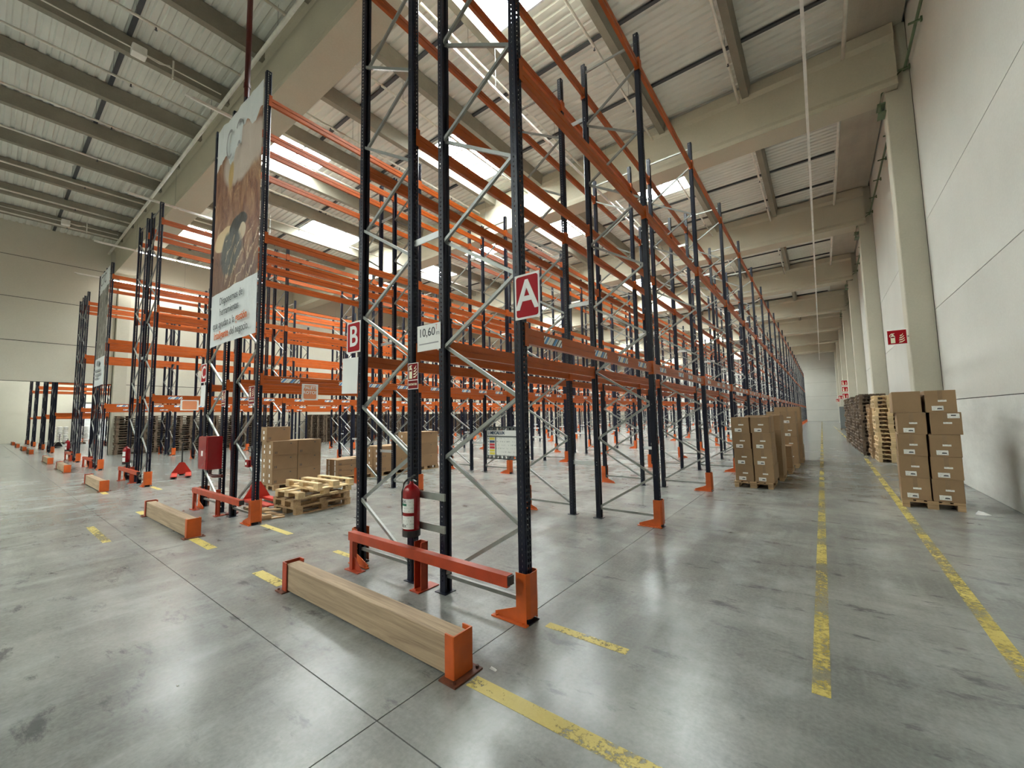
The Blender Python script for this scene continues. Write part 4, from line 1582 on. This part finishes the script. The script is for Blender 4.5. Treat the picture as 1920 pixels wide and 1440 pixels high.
pallet((-1.10, 16.6, 0), 0.0, 'wooden pallet under the fourth carton stack in the aisle', 'wood_mid')
for k in range(4):
    for c in range(2):
        carton((-1.10 + (-.20 + .405 * c), 16.6, .145 + .42 * k), (.395, 1.1, .418), rnd.uniform(-.015, .015), 'long carton, %s column, %s layer up on the fourth aisle pallet' % (('left', 'right')[c], ordinal(k + 1)), group='long cartons on the fourth aisle pallet', labels=True)
pallet((-1.02, 18.3, 0), 0.0, 'wooden pallet under the farthest carton stack in the aisle', 'wood_mid')
for k in range(4):
    carton((-1.02, 18.3, .145 + .46 * k), (.78, 1.15, .458), rnd.uniform(-.015, .015), 'large carton, %s layer up on the farthest aisle pallet' % ordinal(k + 1), group='large cartons on the farthest aisle pallet', labels=False)

# cartons behind the second rack row
pallet((-11.95, 5.38, 0), 0.0, 'pallet under the tall brown carton stack behind the second row', 'wood_mid')
for k in range(3):
    for d in range(2):
        for c in range(2):
            carton((-11.95 + (-.17 + .34 * c), 5.08 + .66 * d, .145 + .380 * k), (.33, .645, .378), rnd.uniform(-.015, .015),
                   'long brown carton, %s layer, %s end, %s side of tall stack behind second row' % (ordinal(k + 1), ('near', 'far')[d], ('left', 'right')[c]),
                   group='long cartons stacked behind the second row', labels=False, tape=False, arrows=True)
carton((-11.98, 4.98, .145 + .38 * 3), (.33, .62, .378), .05, 'single long carton on top of the tall stack behind second row', labels=False, tape=False, arrows=True)
pallet((-11.75, 7.07, 0), 0.0, 'pallet under the low flat cartons behind the second row', 'wood_mid')
for k in range(3):
    for c in range(2):
        carton((-11.75 + (-.17 + .34 * c), 6.78, .147 + .165 * k), (.33, .60, .163), rnd.uniform(-.015, .015), 'flat carton, %s layer, %s side of the low pile behind second row' % (ordinal(k + 1), ('left', 'right')[c]), group='flat cartons in the low pile', labels=False, tape=False, arrows=True)
carton((-11.62, 7.38, .145), (.5, .42, .22), 0, 'small low carton beside the flat pile behind second row', labels=False, tape=False, arrows=True)
carton((-12.45, 7.5, .0), (.4, .5, .60), 0, 'upright carton behind the flat pile, at floor level', labels=False, tape=False, arrows=True)
for p in range(2):
    yy = 8.45 + 1.30 * p
    pallet((-11.75, yy, 0), 0.0, 'pallet under the %s of two wide carton stacks deep behind second row' % ('nearer', 'farther')[p], 'wood_mid')
    for k in range(3 if p else 2):
        for c in range(2):
            carton((-11.75 + (-.20 + .40 * c), yy, .145 + .40 * k), (.39, 1.16, .398), rnd.uniform(-.01, .01), 'wide carton, %s layer, %s side, %s wide stack behind second row' % (ordinal(k + 1), ('left', 'right')[c], ('nearer', 'farther')[p]),
                   group='wide cartons on two pallets', labels=False, tape=False, arrows=True)

# broken pallets by the second row
pallet((-8.62, 4.36, 0), .08, 'lowest broken pallet of the pile beside the second row', 'wood_mid', drop={('top_board', 3)})
pallet((-8.60, 4.33, .146), .04, 'second broken pallet of the pile, missing top boards', 'wood_mid', drop={('top_board', 1), ('top_board', 3), ('stringer', 1)})
pallet((-8.62, 4.38, .292), .10, 'third pale pallet of the pile, with few boards left', 'wood_new', drop={('top_board', 1), ('top_board', 3), ('top_board', 4), ('bottom_board', 1)})
pallet((-8.55, 4.45, .437), PI / 2 + .06, 'overturned pale pallet on top of the broken pile', 'wood_new', drop={('top_board', 1), ('top_board', 3), ('stringer', 1)}, flip=True)
for n, (x, y, z, ln, rz, tilt) in enumerate(((-8.72, 3.40, .0, .62, .12, 0), (-8.74, 3.44, .087, .60, .9, 0), (-8.72, 3.60, .0, .70, .1, 0), (-9.32, 3.48, .0, .5, .2, 0), (-8.28, 3.44, .0, .36, 1.35, 0))):
    e = obj('broken_board', MB().box(-ln / 2, ln / 2, -.05, .05, 0, .022).box(-ln / 2, -ln / 2 + .14, -.05, .05, -.0, .085).mesh('broken_board', ('wood_new', 'wood_mid', 'wood_mid', 'wood_old', 'wood_mid')[n]), None, (x, y, z), rz,
            label='broken pallet board lying at the second row foot, ' + ('longest of them', 'standing across the others', 'pale one underneath', 'dark one at the left', 'short one at the right')[n], cat='board', group='broken pallet boards')


# ------------------------------------------------------------------ pallet jacks
def pallet_jack(loc, rz, label, mat='jackred'):
    e = empty('pallet_jack', loc, rz, label=label, cat='pallet jack', group='hand pallet jacks')
    for s in (-1, 1):
        b = MB()
        x = s * .19
        b.loft([[(x - .08, -1.15, .065), (x + .08, -1.15, .065), (x + .08, -1.15, .085), (x - .08, -1.15, .085)],
                [(x - .08, -.95, .04), (x + .08, -.95, .04), (x + .08, -.95, .09), (x - .08, -.95, .09)],
                [(x - .08, 0.05, .04), (x + .08, 0.05, .04), (x + .08, 0.05, .09), (x - .08, 0.05, .09)]])
        obj('fork', b.mesh('fork', mat), e)
        obj('fork_roller', MB().tube([(x - .045, -.92, .04), (x + .045, -.92, .04)], .04, 12).mesh('fork_roller', 'black'), e)
    b = MB()
    b.prism([(-.27, .04), (.27, .04), (.27, .10), (.07, .44), (-.07, .44), (-.27, .10)], .03, .06, 'y')
    b.prism([(-.10, .10), (.10, .10), (.06, .42), (-.06, .42)], .06, .24, 'y')
    obj('frame', b.mesh('frame', mat), e)
    b = MB().tube([(-.07, .20, .09), (.07, .20, .09)], .09, 14).tube([(0, .20, .09), (0, .20, .44)], .05, 10)
    obj('steer_wheel', b.mesh('steer_wheel', 'black'), e)
    b = MB().tube([(0, .20, .42), (0, .24, 1.10)], .022, 8)
    b.tube([(0, .24, 1.08), (-.12, .245, 1.13), (-.14, .25, 1.22), (0, .25, 1.25), (.14, .25, 1.22), (.12, .245, 1.13), (0, .24, 1.08)], .014, 6)
    obj('handle', b.mesh('handle', 'black'), e)


pallet_jack((-17.95, 4.40, 0), math.atan2(-.25, .97) + PI / 2 + PI + PI, 'red hand pallet jack standing in the aisle left of second row')
pallet_jack((-10.35, 3.95, 0), PI / 2, 'red hand pallet jack half hidden behind the second row end')
pallet_jack((-50.6, 4.1, 0), 1.2, 'small dark pallet jack seen through the far opening', 'black')


# ------------------------------------------------------------------ next hall seen through the opening
def sack_mesh():
    b = MB()
    rings = []
    for t, s in ((-.5, .72), (-.44, .95), (0, 1.0), (.44, .95), (.5, .72)):
        r = []
        for k in range(10):
            a = 2 * PI * k / 10
            r.append((t * .58, .175 * s * math.cos(a), .07 + .07 * (s if s > .9 else .6) * math.sin(a)))
        rings.append(r)
    b.loft(rings)
    return b.mesh('sack', 'sack', True)


SACK = sack_mesh()
for n, (x, y) in enumerate(((-60.0, 4.9), (-58.2, 6.1))):
    pallet((x, y, 0), PI / 2, 'pallet under the %s heap of white sacks beyond the opening' % ('left', 'right')[n], 'wood_old')
    for k in range(11):
        for j in range(3):
            obj('white_sack', SACK, None, (x + rnd.uniform(-.03, .03) , y - .40 + .40 * j + rnd.uniform(-.03, .03), .145 + .142 * k), rnd.uniform(-.04, .04),
                label='white filled sack, %s layer, %s column of the %s heap beyond the opening' % (ordinal(k + 1), ('near', 'middle', 'far')[j], ('left', 'right')[n]), cat='sack', group='white sacks on the %s far pallet' % ('left', 'right')[n])
d = empty('door_1', (WALL_L2 + .36, 8.0, 0), kind='structure')
for k in range(9):
    obj('door_panel', MB().box(0, .05, -1.3, 1.3, .02 + .48 * k, .48 * k + .475).mesh('door_panel', 'doorwhite'), d)
obj('door_frame', MB().box(-.02, .08, -1.42, -1.3, 0, 4.5).box(-.02, .08, 1.3, 1.42, 0, 4.5).box(-.02, .08, -1.42, 1.42, 4.35, 4.5).mesh('door_frame', 'galv'), d)

# far end of the right aisle
e = empty('wrapped_pallet', (1.75, 34.2, 0), label='white stretch-wrapped load beyond the dark pallet stacks', cat='wrapped load')
obj('pallet_base', PAL['wood_old'], e)
b = MB()
b.loft([[(-.40, -.6, .144), (.40, -.6, .144), (.40, .6, .144), (-.40, .6, .144)], [(-.42, -.62, .9), (.42, -.62, .9), (.42, .62, .9), (-.42, .62, .9)], [(-.37, -.57, 2.2), (.37, -.57, 2.2), (.37, .57, 2.2), (-.37, .57, 2.2)]])
obj('wrapped_load', b.mesh('wrapped_load', 'wrap'), e)
e = empty('wrapped_pallet', (1.7, 50.0, 0), label='dark narrow load far along the right wall', cat='wrapped load')
obj('pallet_base', PAL['wood_old'], e)
obj('wrapped_load', MB().bevbox(-.38, .38, -.58, .58, .145, 2.2, .02).mesh('wrapped_load', 'greyplate'), e)
